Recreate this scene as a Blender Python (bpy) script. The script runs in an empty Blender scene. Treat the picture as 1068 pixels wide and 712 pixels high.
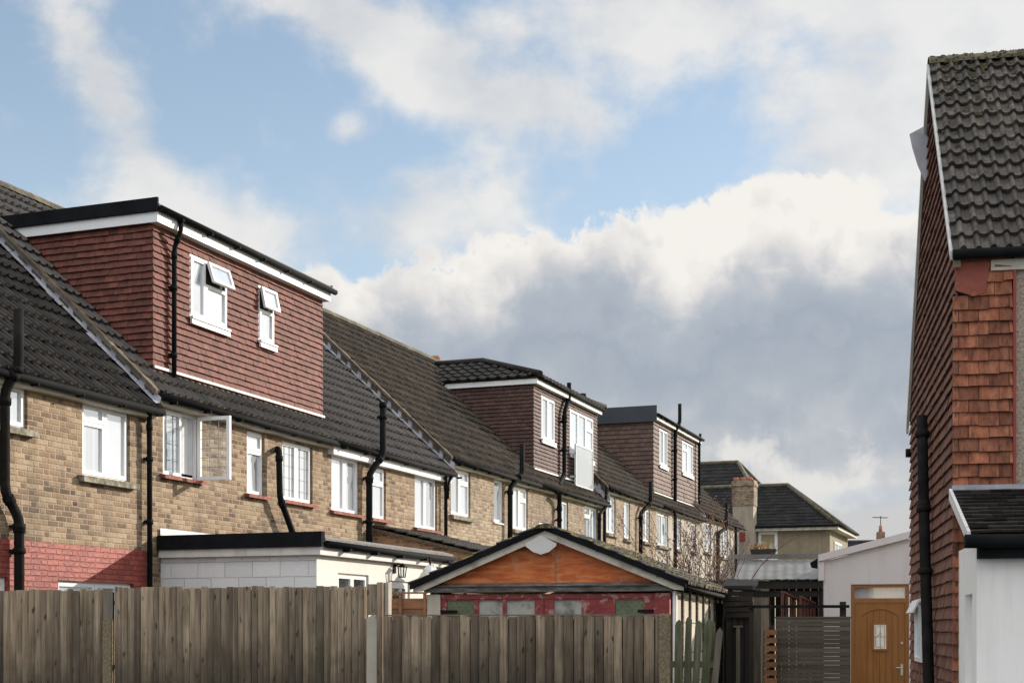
import bpy, math, random
from mathutils import Vector, Matrix
R = math.radians
S = bpy.context.scene
COL = S.collection
random.seed(7)

# ------------------------------------------------------------------ survey of the place
F = 1483.0; CX = 534.0; HY = 657.0; CAMZ = 1.5
SU, CU = 0.3487, 0.9372            # terrace direction u = (SU, CU); into the houses m = (-CU, SU)
D = 12.0                           # distance from the camera to the rear wall line of the terrace
TROT = math.atan2(CU, SU)
def fY(px, t=0.0): return (D + t) / (SU - (px - CX) / F * CU)
def fs(px, t=0.0):                 # distance along the terrace of a bearing
    Y = fY(px, t); return Y * CU + (px - CX) / F * Y * SU
def fz(px, py, t=0.0): return CAMZ + (HY - py) / F * fY(px, t)
def tq(px, s):                     # depth t on a wall square to the terrace at s
    r = (px - CX) / F
    return (s * SU - r * s * CU) / (CU + r * SU) - D
def tw(s, t): q = D + t; return Vector((s * SU - q * CU, s * CU + q * SU, 0))
RROT = -R(11.3)
RC, RS = math.cos(R(11.3)), math.sin(R(11.3))

# ------------------------------------------------------------------ node helper
class NV:
    def __init__(s, nt, sock): s.nt = nt; s.s = sock
    def _m(s, op, *a, clamp=False):
        n = s.nt.nodes.new('ShaderNodeMath'); n.operation = op; n.use_clamp = clamp
        for i, v in enumerate((s,) + a):
            if isinstance(v, NV): s.nt.links.new(v.s, n.inputs[i])
            else: n.inputs[i].default_value = v
        return NV(s.nt, n.outputs[0])
    def __add__(s, o): return s._m('ADD', o)
    __radd__ = __add__
    def __mul__(s, o): return s._m('MULTIPLY', o)
    __rmul__ = __mul__
    def __sub__(s, o): return s._m('SUBTRACT', o)
    def __rsub__(s, o): return (s * -1.0)._m('ADD', o)
    def __truediv__(s, o): return s._m('DIVIDE', o)
    def floor(s): return s._m('FLOOR')
    def fract(s): return s._m('FRACT')
    def mod(s, o): return s._m('FLOORED_MODULO', o)
    def abs(s): return s._m('ABSOLUTE')
    def min(s, o): return s._m('MINIMUM', o)
    def max(s, o): return s._m('MAXIMUM', o)
    def exp(s): return s._m('EXPONENT')
    def pow(s, o): return s._m('POWER', o)
    def clamp(s): return s._m('ADD', 0.0, clamp=True)
    def smooth(s, a, b, lo=0.0, hi=1.0):
        n = s.nt.nodes.new('ShaderNodeMapRange'); n.interpolation_type = 'SMOOTHSTEP'
        s.nt.links.new(s.s, n.inputs[0])
        for i, v in zip((1, 2, 3, 4), (a, b, lo, hi)):
            if isinstance(v, NV): s.nt.links.new(v.s, n.inputs[i])
            else: n.inputs[i].default_value = v
        return NV(s.nt, n.outputs[0])
def comb(nt, x, y, z=0.0):
    n = nt.nodes.new('ShaderNodeCombineXYZ')
    for i, v in enumerate((x, y, z)):
        if isinstance(v, NV): nt.links.new(v.s, n.inputs[i])
        else: n.inputs[i].default_value = v
    return n.outputs[0]
def noise(nt, vec, scale, detail=4, rough=0.55, dist=0.0, col=False, dim='3D'):
    n = nt.nodes.new('ShaderNodeTexNoise'); n.noise_dimensions = dim; n.inputs['Scale'].default_value = scale
    n.inputs['Detail'].default_value = detail; n.inputs['Roughness'].default_value = rough
    n.inputs['Distortion'].default_value = dist
    if vec is not None: nt.links.new(vec, n.inputs['Vector'])
    return NV(nt, n.outputs['Color' if col else 'Fac'])
def ramp(nt, fac, stops, interp='LINEAR'):
    n = nt.nodes.new('ShaderNodeValToRGB'); cr = n.color_ramp; cr.interpolation = interp
    while len(cr.elements) < len(stops): cr.elements.new(0.5)
    for e, (p, c) in zip(cr.elements, stops):
        e.position = p; e.color = (c[0], c[1], c[2], 1)
    nt.links.new(fac.s, n.inputs[0]); return n.outputs[0]
def mixc(nt, fac, a, b, mode='MIX'):
    n = nt.nodes.new('ShaderNodeMix'); n.data_type = 'RGBA'; n.blend_type = mode
    for sock, v in ((n.inputs[0], fac), (n.inputs[6], a), (n.inputs[7], b)):
        if isinstance(v, NV): nt.links.new(v.s, sock)
        elif isinstance(v, (int, float)): sock.default_value = v
        elif isinstance(v, tuple): sock.default_value = (v[0], v[1], v[2], 1)
        else: nt.links.new(v, sock)
    return n.outputs[2]
def mapping(nt, vec, scale):
    n = nt.nodes.new('ShaderNodeMapping'); n.inputs['Scale'].default_value = scale
    nt.links.new(vec, n.inputs['Vector']); return n.outputs[0]

def newmat(name):
    m = bpy.data.materials.new(name); m.use_nodes = True
    nt = m.node_tree; b = nt.nodes['Principled BSDF']
    tc = nt.nodes.new('ShaderNodeTexCoord')
    return m, nt, b, tc.outputs['Object']
def attr(nt, name='tint'):
    a = nt.nodes.new('ShaderNodeAttribute'); a.attribute_name = name; return NV(nt, a.outputs['Fac'])
def setbump(nt, b, h, strength=0.5, dist=0.01):
    n = nt.nodes.new('ShaderNodeBump'); n.inputs['Strength'].default_value = strength
    n.inputs['Distance'].default_value = dist
    nt.links.new(h.s, n.inputs['Height']); nt.links.new(n.outputs[0], b.inputs['Normal'])

def pm(name, cols, scale=3.0, rough=0.7, tint=0.0, stretch=(1, 1, 1), bump=0.3, bdist=0.006, metal=0.0,
       spots=None, detail=5, spec=0.5, streak=0.0):
    """weathered painted / raw surface: noise between colours, per piece tint, optional spots of another colour"""
    m, nt, b, oc = newmat(name)
    t = attr(nt)
    off = nt.nodes.new('ShaderNodeVectorMath'); off.operation = 'ADD'
    mp = mapping(nt, oc, stretch); nt.links.new(mp, off.inputs[0])
    nt.links.new(comb(nt, t * 31.0, t * 17.0, t * 7.0), off.inputs[1])
    v = off.outputs[0] if tint else mp
    n1 = noise(nt, v, scale, detail, 0.6)
    k = len(cols)
    c = ramp(nt, n1, [(0.28 + 0.44 * i / max(1, k - 1), cc) for i, cc in enumerate(cols)])
    if tint:
        f = t * (2 * tint) + (1 - tint)
        c = mixc(nt, 1.0, c, NV(nt, comb(nt, f, f, f)), 'MULTIPLY')
    if streak:
        n3 = noise(nt, mapping(nt, oc, (5, 5, 0.5)), 1.0, 4, 0.6).smooth(0.45, 0.75)
        c = mixc(nt, n3 * streak, c, (0.07, 0.065, 0.055))
    if spots:
        sc, thr, colr, amt = spots
        n2 = noise(nt, oc, sc, 3, 0.7).smooth(thr, thr + 0.08) * amt
        c = mixc(nt, n2, c, colr)
    nt.links.new(c, b.inputs['Base Color'])
    b.inputs['Roughness'].default_value = rough; b.inputs['Metallic'].default_value = metal
    b.inputs['Specular IOR Level'].default_value = spec
    if bump: setbump(nt, b, noise(nt, mp, scale * 6, 4, 0.6), bump, bdist)
    return m

def brickmat(name, stops, mortar, paint=False, bw=0.215, bh=0.073, mw=0.0135, dirt=0.6, soft=0.45):
    m, nt, b, oc = newmat(name)
    sep = nt.nodes.new('ShaderNodeSeparateXYZ'); nt.links.new(oc, sep.inputs[0])
    x, y, z = (NV(nt, o) for o in sep.outputs)
    wob = noise(nt, oc, 7.0, 2, 0.5) - 0.5
    v = (z + wob * 0.006) / bh
    row = v.floor()
    if paint and bw > .3: per, cutp = bw, 2.0
    else: per, cutp = bw * 1.52, .66
    u = (x + y + wob * 0.010) / per + row.mod(2.0) * (.5 if cutp > 1 else .5) + (row * .37).floor() * .13
    fu0 = u.fract(); isH = fu0._m('GREATER_THAN', cutp); cu = u.floor() * 2.0 + isH
    wn = nt.nodes.new('ShaderNodeTexWhiteNoise'); wn.noise_dimensions = '2D'
    nt.links.new(comb(nt, cu, row), wn.inputs['Vector'])
    rnd = NV(nt, wn.outputs['Value'])
    fu = fu0.min(1.0 - fu0).min((fu0 - cutp).abs()) * per; fv = (v.fract() - 0.5).abs() * bh
    mu = fu.smooth(mw * soft, mw, 1.0, 0.0)
    mv = fv.smooth(bh / 2 - mw, bh / 2 - mw * soft)
    mm = mu.max(mv)
    big = noise(nt, oc, 0.7, 4, 0.6)
    fac = (rnd * 0.85 + (noise(nt, oc, 14.0, 3, 0.6) - 0.5) * 0.4 + (big - 0.5) * 1.0 + 0.12).clamp()
    c = ramp(nt, fac, stops)
    if not paint:
        c = mixc(nt, mm * (noise(nt, oc, 2.5, 3, .6).smooth(.3, .6, .45, .9)), c, mortar)
    else:
        c = mixc(nt, mm * 0.35, c, mortar)
    st = noise(nt, mapping(nt, oc, (2.6, 2.6, 0.55)), 1.0, 6, 0.68).smooth(0.46, 0.72) * dirt
    c = mixc(nt, st, c, (0.10, 0.085, 0.065))
    nt.links.new(c, b.inputs['Base Color'])
    b.inputs['Roughness'].default_value = 0.55 if paint else 0.9
    h = (mm * -1.0) + noise(nt, oc, 30.0, 4, 0.6) * 0.8 + rnd * .5
    setbump(nt, b, h, 1.0, 0.010)
    return m

# ------------------------------------------------------------------ mesh builder
class MB:
    def __init__(s): s.v = []; s.f = []; s.m = []; s.t = []; s.sm = []
    def quad(s, pts, m=0, t=0.5, smooth=False):
        i = len(s.v); s.v += [tuple(p) for p in pts]
        s.f.append(tuple(range(i, i + len(pts)))); s.m.append(m); s.t.append(t); s.sm.append(smooth)
    def box(s, x0, x1, y0, y1, z0, z1, m=0, t=0.5):
        s.obox(Vector((x0, y0, z0)), Vector((x1 - x0, 0, 0)), Vector((0, y1 - y0, 0)), Vector((0, 0, z1 - z0)), m, t)
    def obox(s, o, a, b, c, m=0, t=0.5):
        o, a, b, c = map(Vector, (o, a, b, c)); i = len(s.v)
        s.v += [tuple(p) for p in (o, o + a, o + a + b, o + b, o + c, o + a + c, o + a + b + c, o + b + c)]
        for f in ((0, 3, 2, 1), (4, 5, 6, 7), (0, 1, 5, 4), (1, 2, 6, 5), (2, 3, 7, 6), (3, 0, 4, 7)):
            s.f.append(tuple(i + k for k in f)); s.m.append(m); s.t.append(t); s.sm.append(False)
    def prism(s, poly, ext, m=0, t=0.5):
        ext = Vector(ext); a = [Vector(p) for p in poly]; b = [p + ext for p in a]; n = len(a); i = len(s.v)
        s.v += [tuple(p) for p in a + b]
        fs_ = [tuple(i + k for k in range(n))[::-1], tuple(i + n + k for k in range(n))]
        fs_ += [(i + k, i + (k + 1) % n, i + n + (k + 1) % n, i + n + k) for k in range(n)]
        for f in fs_: s.f.append(f); s.m.append(m); s.t.append(t); s.sm.append(False)
    def tube(s, pts, r, n=10, m=0, t=0.5, caps=True):
        pts = [Vector(p) for p in pts]; rr = r if isinstance(r, (list, tuple)) else [r] * len(pts)
        base = len(s.v); prev = None
        for k, p in enumerate(pts):
            d = (pts[min(k + 1, len(pts) - 1)] - pts[max(k - 1, 0)]).normalized()
            a = prev if prev is not None else (Vector((0, 0, 1)) if abs(d.z) < 0.9 else Vector((1, 0, 0)))
            a = (a - d * a.dot(d)).normalized(); prev = a; b = d.cross(a)
            for j in range(n):
                w = 2 * math.pi * j / n
                s.v.append(tuple(p + (a * math.cos(w) + b * math.sin(w)) * rr[k]))
        for k in range(len(pts) - 1):
            for j in range(n):
                s.f.append((base + k * n + j, base + k * n + (j + 1) % n, base + (k + 1) * n + (j + 1) % n, base + (k + 1) * n + j))
                s.m.append(m); s.t.append(t); s.sm.append(True)
        if caps:
            s.f.append(tuple(base + j for j in range(n))[::-1]); s.f.append(tuple(base + (len(pts) - 1) * n + j for j in range(n)))
            s.m += [m, m]; s.t += [t, t]; s.sm += [False, False]
    def build(s, name, mats, parent=None, loc=None, rotz=0.0, bevel=0.0):
        me = bpy.data.meshes.new(name); me.from_pydata(s.v, [], s.f)
        if not isinstance(mats, (list, tuple)): mats = [mats]
        for mt in mats: me.materials.append(mt)
        me.polygons.foreach_set('material_index', s.m)
        me.polygons.foreach_set('use_smooth', s.sm)
        a = me.attributes.new('tint', 'FLOAT', 'FACE'); a.data.foreach_set('value', s.t)
        me.validate(); me.update()
        o = bpy.data.objects.new(name, me); COL.objects.link(o)
        if parent: o.parent = parent
        if loc is not None: o.location = loc; o.rotation_euler = (0, 0, rotz)
        if bevel:
            bv = o.modifiers.new('Bevel', 'BEVEL'); bv.width = bevel; bv.segments = 2; bv.limit_method = 'ANGLE'
        return o
def tag(o, label=None, cat=None, group=None, kind=None):
    if label: o['label'] = label
    if cat: o['category'] = cat
    if group: o['group'] = group
    if kind: o['kind'] = kind
    return o
def empty(name, loc, rotz, label, cat, group=None):
    o = bpy.data.objects.new(name, None); COL.objects.link(o); o.location = loc; o.rotation_euler = (0, 0, rotz)
    o.empty_display_size = 0.3
    return tag(o, label, cat, group)

def frange(v, lo, hi): return lo + (hi - lo) * v
def tiles(mb, O, U, V, N, rng, length, rows, cw, amp, lift, m=0, jit=0.004, seed=1, k=(0, .12, .25, .38, .5, .75, 1.0)):
    """interlocking roll tiles laid in courses; rng(v) gives the run of the course at height v up the slope"""
    rnd = random.Random(seed); O, U, V, N = map(Vector, (O, U, V, N)); g = length / rows
    for r in range(rows):
        v0 = r * g - 0.02; v1 = (r + 1) * g
        a, b = rng(r * g + g * 0.5)
        c0 = int(math.floor(a / cw)); c1 = int(math.ceil(b / cw))
        for c in range(c0, c1):
            us = [max(a, min(b, (c + kk) * cw)) for kk in k]
            if us[-1] - us[0] < 0.01: continue
            j = rnd.uniform(-jit, jit); jv = rnd.uniform(-jit, jit) * 2; t = rnd.random()
            hs = [amp * max(0.0, math.sin(2 * math.pi * kk)) if kk <= .5 else -amp * 0.25 * math.sin(2 * math.pi * (kk - .5)) for kk in k]
            for q in range(len(us) - 1):
                p0 = O + U * us[q] + V * (v0 + jv) + N * (lift + hs[q] + j); p1 = O + U * us[q + 1] + V * (v0 + jv) + N * (lift + hs[q + 1] + j)
                p2 = O + U * us[q + 1] + V * v1 + N * (hs[q + 1]); p3 = O + U * us[q] + V * v1 + N * (hs[q])
                if us[q + 1] - us[q] < 1e-4: continue
                mb.quad((p0, p1, p2, p3), m, t)
                mb.quad((p0 - N * (lift + .012), p1 - N * (lift + .012), p1, p0), m, t)
def plain(mb, O, U, V, N, rng, height, g, w, lift=0.036, m=0, seed=1, jit=0.005, skip=None, gap=0.0022, base=0.01):
    """plain tiles hung or laid in half-lapped courses"""
    rnd = random.Random(seed); O, U, V, N = map(Vector, (O, U, V, N)); rows = int(round(height / g)); g = height / rows
    for r in range(rows):
        v0 = r * g; v1 = v0 + g
        a, b = rng(v0 + g * 0.5)
        if b - a < 0.02: continue
        off = (r % 2) * 0.5
        for c in range(int(math.floor(a / w)) - 1, int(math.ceil(b / w)) + 1):
            u0 = max(a, (c + off) * w + gap); u1 = min(b, (c + 1 + off) * w - gap)
            if u1 - u0 < 0.015: continue
            segs = [(u0, u1)]
            for (sa, sb, sc, sd) in (skip or []):
                if v0 + g * .5 > sc and v0 + g * .5 < sd:
                    ns = []
                    for (p, q) in segs:
                        if q <= sa or p >= sb: ns.append((p, q))
                        else:
                            if sa - p > .012: ns.append((p, sa))
                            if q - sb > .012: ns.append((sb, q))
                    segs = ns
            for (p, q) in segs:
                t = rnd.random(); j = rnd.uniform(-jit, jit); l = lift + rnd.uniform(-jit, jit)
                dv = rnd.uniform(-jit, jit) * 0.8; dv2 = dv + rnd.uniform(-jit, jit) * 0.5
                A = O + U * p + V * (v0 - .004 + dv) + N * (base + l); B = O + U * q + V * (v0 - .004 + dv2) + N * (base + l + j * .6)
                Cc = O + U * q + V * (v1 + .005) + N * (base + .004); Dd = O + U * p + V * (v1 + .005) + N * (base + .004)
                mb.quad((A, B, Cc, Dd), m, t)
                A2 = A - N * .02; B2 = B - N * .02
                mb.quad((A2, B2, B, A), m, t)
                mb.quad((A2, A, Dd, Dd - N * .012), m, t); mb.quad((B, B2, Cc - N * .012, Cc), m, t)

def wallq(mb, x0, x1, z0, z1, y, holes, depth=0.14, m=0):
    hs = [(max(a, x0), min(b, x1), max(c, z0), min(d, z1)) for a, b, c, d in holes if b > x0 and a < x1 and d > z0 and c < z1]
    xs = sorted({x0, x1, *[h[0] for h in hs], *[h[1] for h in hs]}); zs = sorted({z0, z1, *[h[2] for h in hs], *[h[3] for h in hs]})
    for i in range(len(xs) - 1):
        for k in range(len(zs) - 1):
            cx = (xs[i] + xs[i + 1]) / 2; cz = (zs[k] + zs[k + 1]) / 2
            if any(h[0] < cx < h[1] and h[2] < cz < h[3] for h in hs): continue
            mb.quad(((xs[i], y, zs[k]), (xs[i + 1], y, zs[k]), (xs[i + 1], y, zs[k + 1]), (xs[i], y, zs[k + 1])), m)
    for a, b, c, d in hs:
        Y = y + depth
        mb.quad(((a, y, c), (a, Y, c), (a, Y, d), (a, y, d)), m); mb.quad(((b, Y, c), (b, y, c), (b, y, d), (b, Y, d)), m)
        mb.quad(((a, y, c), (b, y, c), (b, Y, c), (a, Y, c)), m); mb.quad(((a, Y, d), (b, Y, d), (b, y, d), (a, y, d)), m)

def rect_frame(mb, x0, x1, z0, z1, y0, y1, w, m=0):
    mb.box(x0, x0 + w, y0, y1, z0, z1, m); mb.box(x1 - w, x1, y0, y1, z0, z1, m)
    mb.box(x0 + w, x1 - w, y0, y1, z0, z0 + w, m); mb.box(x0 + w, x1 - w, y0, y1, z1 - w, z1, m)
def window(parent, x0, x1, z0, z1, y, M_, cells, sill=None, name='window', panemat=None, lead=False, blind=None, fw=0.05, opened=None, label=None):
    """cells: (fx0, fx1, fz0, fz1) fractions of the opening, each a sash with its own glass"""
    W, H = x1 - x0, z1 - z0
    f = MB(); rect_frame(f, x0, x1, z0, z1, y, y + .07, fw * .75, 0)
    p = MB()
    for ci, (a, b, c, d) in enumerate(cells):
        xa, xb, za, zb = x0 + W * a, x0 + W * b, z0 + H * c, z0 + H * d
        e = .004; op = opened and opened.get(ci)
        if op is None:
            rect_frame(f, xa + e + (.02 if a == 0 else 0), xb - e - (.02 if b == 1 else 0), za + e + (.02 if c == 0 else 0), zb - e - (.02 if d == 1 else 0), y - .014, y + .05, fw)
            p.quad(((xa + .02, y + .02, za + .02), (xb - .02, y + .02, za + .02), (xb - .02, y + .02, zb - .02), (xa + .02, y + .02, zb - .02)), 0, random.random())
            if lead:
                nx = 3; nz = max(3, int((zb - za) / .2))
                for i in range(1, nx): xx = xa + (xb - xa) * i / nx; p.box(xx - .004, xx + .004, y + .012, y + .019, za + .03, zb - .03, 1)
                for i in range(1, nz): zz = za + (zb - za) * i / nz; p.box(xa + .03, xb - .03, y + .013, y + .018, zz - .004, zz + .004, 1)
        elif op[0] == 'top':            # top hung vent pushed open
            p.quad(((xa + .02, y + .06, za), (xb - .02, y + .06, za), (xb - .02, y + .06, zb), (xa + .02, y + .06, zb)), 2)
            ang = op[1]; V = Vector((0, -math.sin(ang), -math.cos(ang))); Nn = Vector((0, -math.cos(ang), math.sin(ang)))
            o = Vector((xa + .01, y - .02, zb - .03)); w = xb - xa - .02; h = zb - za - .03
            for (u0, uw, v0, vh) in ((0, fw, 0, h), (w - fw, fw, 0, h), (fw, w - 2 * fw, 0, fw), (fw, w - 2 * fw, h - fw, fw)):
                f.obox(o + Vector((u0, 0, 0)) + V * v0, Vector((uw, 0, 0)), V * vh, Nn * .045)
            q = o + Nn * .02; p.quad((q + V * (h - fw) + Vector((fw, 0, 0)), q + V * (h - fw) + Vector((w - fw, 0, 0)), q + V * fw + Vector((w - fw, 0, 0)), q + V * fw + Vector((fw, 0, 0))), 0)
        else:                           # side hung casement swung out from its right jamb
            ang = op[1]; w = op[2]
            p.quad(((xa, y + .1, za), (xb, y + .1, za), (xb, y + .1, zb), (xa, y + .1, zb)), 2)
            for kk in range(7):         # folds of the curtain behind
                xx = xa + (xb - xa) * kk / 7; dy = .055 + .02 * (kk % 2); ex = xa + (xb - xa) * (kk + 1) / 7
                p.quad(((xx, y + dy, za + .09), (ex, y + .13 - dy, za + .09), (ex, y + .13 - dy, zb), (xx, y + dy, zb)), 3)
            U = Vector((math.cos(ang), -math.sin(ang), 0)); Nn = Vector((-math.sin(ang), -math.cos(ang), 0)); o = Vector((xb, y - .02, za + .01)); h = zb - za - .02
            Z = Vector((0, 0, 1)); fw2 = .055
            for (u0, uw, v0, vh) in ((0, fw2, 0, h), (w - fw2, fw2, 0, h), (fw2, w - 2 * fw2, 0, fw2), (fw2, w - 2 * fw2, h - fw2, fw2)):
                f.obox(o + U * u0 + Z * v0, U * uw, Z * vh, Nn * .05)
            q = o + Nn * .025
            p.quad((q + U * fw2 + Z * fw2, q + U * (w - fw2) + Z * fw2, q + U * (w - fw2) + Z * (h - fw2), q + U * fw2 + Z * (h - fw2)), 4)
            for i in range(1, 3): p.obox(q + U * (fw2 + (w - 2 * fw2) * i / 3) + Z * fw2 - Nn * .003, U * .006, Z * (h - 2 * fw2), Nn * .006, 1)
            for i in range(1, 6): p.obox(q + U * fw2 + Z * (fw2 + (h - 2 * fw2) * i / 6) - Nn * .003, U * (w - 2 * fw2), Z * .006, Nn * .006, 1)
            f.obox(q + U * (w - .05) + Z * h * .42 - Nn * .06, U * .02, Z * .12, Nn * .03)
    wf = f.build(name, M_['upvc'], parent)
    if label: wf['label'] = label
    p.build('pane', [panemat or M_['pane'], M_['leadcame'], M_['room'], M_['curtain'], M_['clear']], wf)
    if sill:
        sl = MB()
        if sill == 'brick':
            n = max(2, int((W + .14) / .075))
            for i in range(n):
                xx = x0 - .07 + (W + .14) * i / n
                sl.obox((xx, y - .14, z0 - .055), ((W + .14) / n - .005, 0, 0), (0, .16, .03), (0, 0, .05), 0, random.random())
            sl.build('sill', M_['sillbrick'], wf)
        elif sill == 'stone':
            sl.prism([(x0 - .09, y - .15, z0 - .10), (x0 - .09, y - .15, z0 - .02), (x0 - .09, y + .05, z0 + .0), (x0 - .09, y + .05, z0 - .10)], (W + .18, 0, 0))
            sl.build('sill', M_['sillstone'], wf)
        elif sill == 'upvc':
            sl.box(x0 - .03, x1 + .03, y - .09, y + .03, z0 - .035, z0 - .002); sl.build('sill', M_['upvc'], wf)
        elif sill == 'lead':
            sl.box(x0 - .02, x1 + .02, y - .07, y + .03, z0 - .035, z0 - .002)
            sl.prism([(x0 - .02, y - .065, z0 - .12), (x0 - .02, y - .05, z0 - .035), (x0 - .02, y - .02, z0 - .035), (x0 - .02, y - .02, z0 - .12)], (W + .04, 0, 0))
            sl.build('sill', M_['leadwhite'], wf)
    return wf

def pipe(parent, pts, r, M_, name='downpipe', collars=(), mat='blackpipe', brackets=()):
    b = MB(); sm = []
    P = [Vector(p) for p in pts]
    for i, p in enumerate(P):            # ease the bends
        if 0 < i < len(P) - 1:
            a = (P[i - 1] - p); c = (P[i + 1] - p); l = min(.09, a.length * .45, c.length * .45)
            a = p + a.normalized() * l; c = p + c.normalized() * l
            sm += [a, (a + c) / 4 + p / 2, c]
        else: sm.append(p)
    b.tube(sm, r, 12)
    for i, p in enumerate(P[:-1]):
        d = (P[i + 1] - p).normalized()
        if i > 0: b.tube([p + d * .08, p + d * .17], r * 1.22, 12)
    for c in collars:
        for i in range(len(P) - 1):
            z0, z1 = sorted((P[i].z, P[i + 1].z))
            if z0 <= c < z1 and abs(P[i].z - P[i + 1].z) > .05:
                k = (c - P[i].z) / (P[i + 1].z - P[i].z); q = P[i].lerp(P[i + 1], k)
                b.tube([q - Vector((0, 0, .035)), q + Vector((0, 0, .035))], r * 1.28, 12)
                b.box(q.x - .07, q.x + .07, q.y + r * .6, q.y + r * 1.6, q.z - .02, q.z + .02)
    return b.build(name, M_[mat], parent)

# ------------------------------------------------------------------ materials
M = {}
M['brick'] = brickmat('stock_brick', [(0.0, (.075, .048, .032)), (0.2, (.15, .096, .060)), (0.42, (.245, .160, .098)), (0.7, (.32, .222, .138)), (1.0, (.41, .305, .20))], (.40, .325, .23))
M['brick2'] = brickmat('stock_brick_paler', [(0.0, (.11, .07, .048)), (0.22, (.22, .15, .10)), (0.5, (.33, .235, .155)), (0.8, (.38, .285, .19)), (1.0, (.45, .35, .245))], (.42, .36, .27))
M['brick3'] = brickmat('stock_brick_darker', [(0.0, (.09, .06, .042)), (0.25, (.19, .13, .086)), (0.5, (.29, .205, .14)), (0.8, (.34, .25, .17)), (1.0, (.40, .31, .215))], (.36, .30, .22))
M['redbrick'] = brickmat('red_multi_brick', [(0.0, (.12, .05, .03)), (0.3, (.24, .10, .055)), (0.6, (.33, .15, .08)), (1.0, (.42, .23, .13))], (.42, .36, .27))
M['redpaint'] = brickmat('red_painted_brick', [(0.0, (.24, .042, .030)), (1.0, (.38, .085, .06))], (.16, .028, .022), paint=True, dirt=.12)
M['whiteblock'] = brickmat('white_painted_block', [(0.0, (.70, .70, .71)), (1.0, (.82, .82, .82))], (.75, .75, .75), paint=True, bw=.45, bh=.225, mw=.007, dirt=.10)
M['cream'] = pm('cream_render', [(.70, .67, .61), (.77, .745, .69)], 1.2, .8, bump=.15, bdist=.004, streak=.10)
M['whiterender'] = pm('white_render', [(.86, .825, .79), (.90, .87, .835)], 1.4, .85, bump=.35, bdist=.006, streak=.13)
M['lilac'] = pm('pale_lilac_render', [(.56, .51, .52), (.64, .59, .60)], .9, .85, bump=.2, bdist=.004, streak=.12)
M['beige'] = pm('beige_render', [(.34, .29, .22), (.44, .38, .30)], 1.5, .9, bump=.4, bdist=.01, streak=.3)
M['creamold'] = pm('old_cream_render', [(.36, .32, .26), (.50, .455, .385)], 1.5, .9, bump=.3, bdist=.008, streak=.25)
M['pebble'] = pm('pebbledash', [(.24, .17, .12), (.46, .38, .30), (.66, .58, .48)], 45, .9, bump=1.0, bdist=.012, detail=2)
M['farpebble'] = pm('tan_pebbledash', [(.25, .20, .14), (.34, .28, .20)], 3, .95, bump=.6, bdist=.02, streak=.35)
M['rooftile'] = pm('brown_concrete_tile', [(.016, .012, .009), (.036, .028, .021), (.058, .046, .035)], 2.2, .52, tint=.45, bump=.4, spec=.6, spots=(16, .60, (.15, .125, .085), .5))
M['rooftile3'] = pm('warm_brown_concrete_tile', [(.020, .014, .010), (.044, .033, .023), (.072, .054, .038)], 2.2, .72, tint=.5, bump=.4, spec=.28, spots=(18, .58, (.17, .14, .09), .5))
M['rooftile2'] = pm('dark_concrete_tile', [(.010, .0085, .007), (.023, .019, .016), (.042, .035, .029)], 2.2, .72, spec=.28, tint=.4, bump=.4, spots=(9, .64, (.13, .12, .085), .5))
M['slatetile'] = pm('black_slate_tile', [(.009, .009, .009), (.020, .019, .018)], 3, .85, spec=.2, tint=.45, bump=.3, spots=(4, .66, (.06, .075, .03), .5))
M['righttile'] = pm('mossy_grey_pantile', [(.022, .017, .013), (.062, .050, .040), (.13, .108, .088)], 9, .62, spec=.45, tint=.45, bump=.7, spots=(22, .58, (.015, .012, .010), .7))
M['moss'] = pm('moss', [(.04, .036, .018), (.12, .10, .045)], 9, .95, bump=1, bdist=.02)
M['ridge'] = pm('lichen_ridge_tile', [(.045, .038, .028), (.10, .085, .055), (.18, .155, .09)], 5, .9, tint=.3, bump=.5)
M['hung'] = pm('red_hung_tile', [(.085, .022, .014), (.150, .044, .029), (.185, .060, .041)], 6, .75, tint=.26, bump=.3, spots=(5, .70, (.34, .18, .14), .3))
M['hungbrown'] = pm('brown_hung_tile', [(.062, .029, .022), (.098, .049, .038)], 3, .75, tint=.28, bump=.3)
M['hunggrey'] = pm('grey_brown_hung_tile', [(.098, .055, .042), (.145, .086, .067)], 3, .75, tint=.2, bump=.3)
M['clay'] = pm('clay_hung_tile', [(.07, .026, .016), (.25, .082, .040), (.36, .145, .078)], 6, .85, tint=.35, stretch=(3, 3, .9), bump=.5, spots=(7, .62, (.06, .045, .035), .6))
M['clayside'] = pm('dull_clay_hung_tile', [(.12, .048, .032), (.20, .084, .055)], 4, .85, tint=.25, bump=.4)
M['upvc'] = pm('white_upvc', [(.80, .80, .80), (.85, .85, .85)], 2, .35, bump=0)
M['upvcgrey'] = pm('weathered_white_board', [(.60, .58, .55), (.78, .76, .73)], 3, .6, bump=.1, streak=.2)
M['leadwhite'] = pm('white_lead', [(.55, .55, .56), (.78, .78, .78)], 9, .5, bump=.4)
M['lead'] = pm('weathered_lead', [(.22, .22, .25), (.46, .46, .51)], 5, .55, bump=.4, bdist=.01)
M['leadlight'] = pm('pale_lead', [(.48, .49, .54), (.66, .67, .72)], 3, .5, bump=.4, bdist=.01)
M['mortar'] = pm('verge_mortar', [(.06, .045, .03), (.17, .135, .09)], 12, .95, tint=.35, bump=.8, bdist=.01)
M['leadcame'] = pm('lead_came', [(.18, .18, .19), (.2, .2, .2)], 2, .5, bump=0)
M['blackpipe'] = pm('black_pipe', [(.006, .0065, .007), (.012, .013, .014)], 5, .8, bump=.1, spec=.10)
M['ironpipe'] = pm('old_black_iron', [(.006, .006, .006), (.022, .02, .018)], 6, .8, bump=.4, spec=.10)
M['felt'] = pm('black_roof_trim', [(.006, .007, .009), (.014, .015, .018)], 4, .85, bump=.2, spec=.10)
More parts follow.
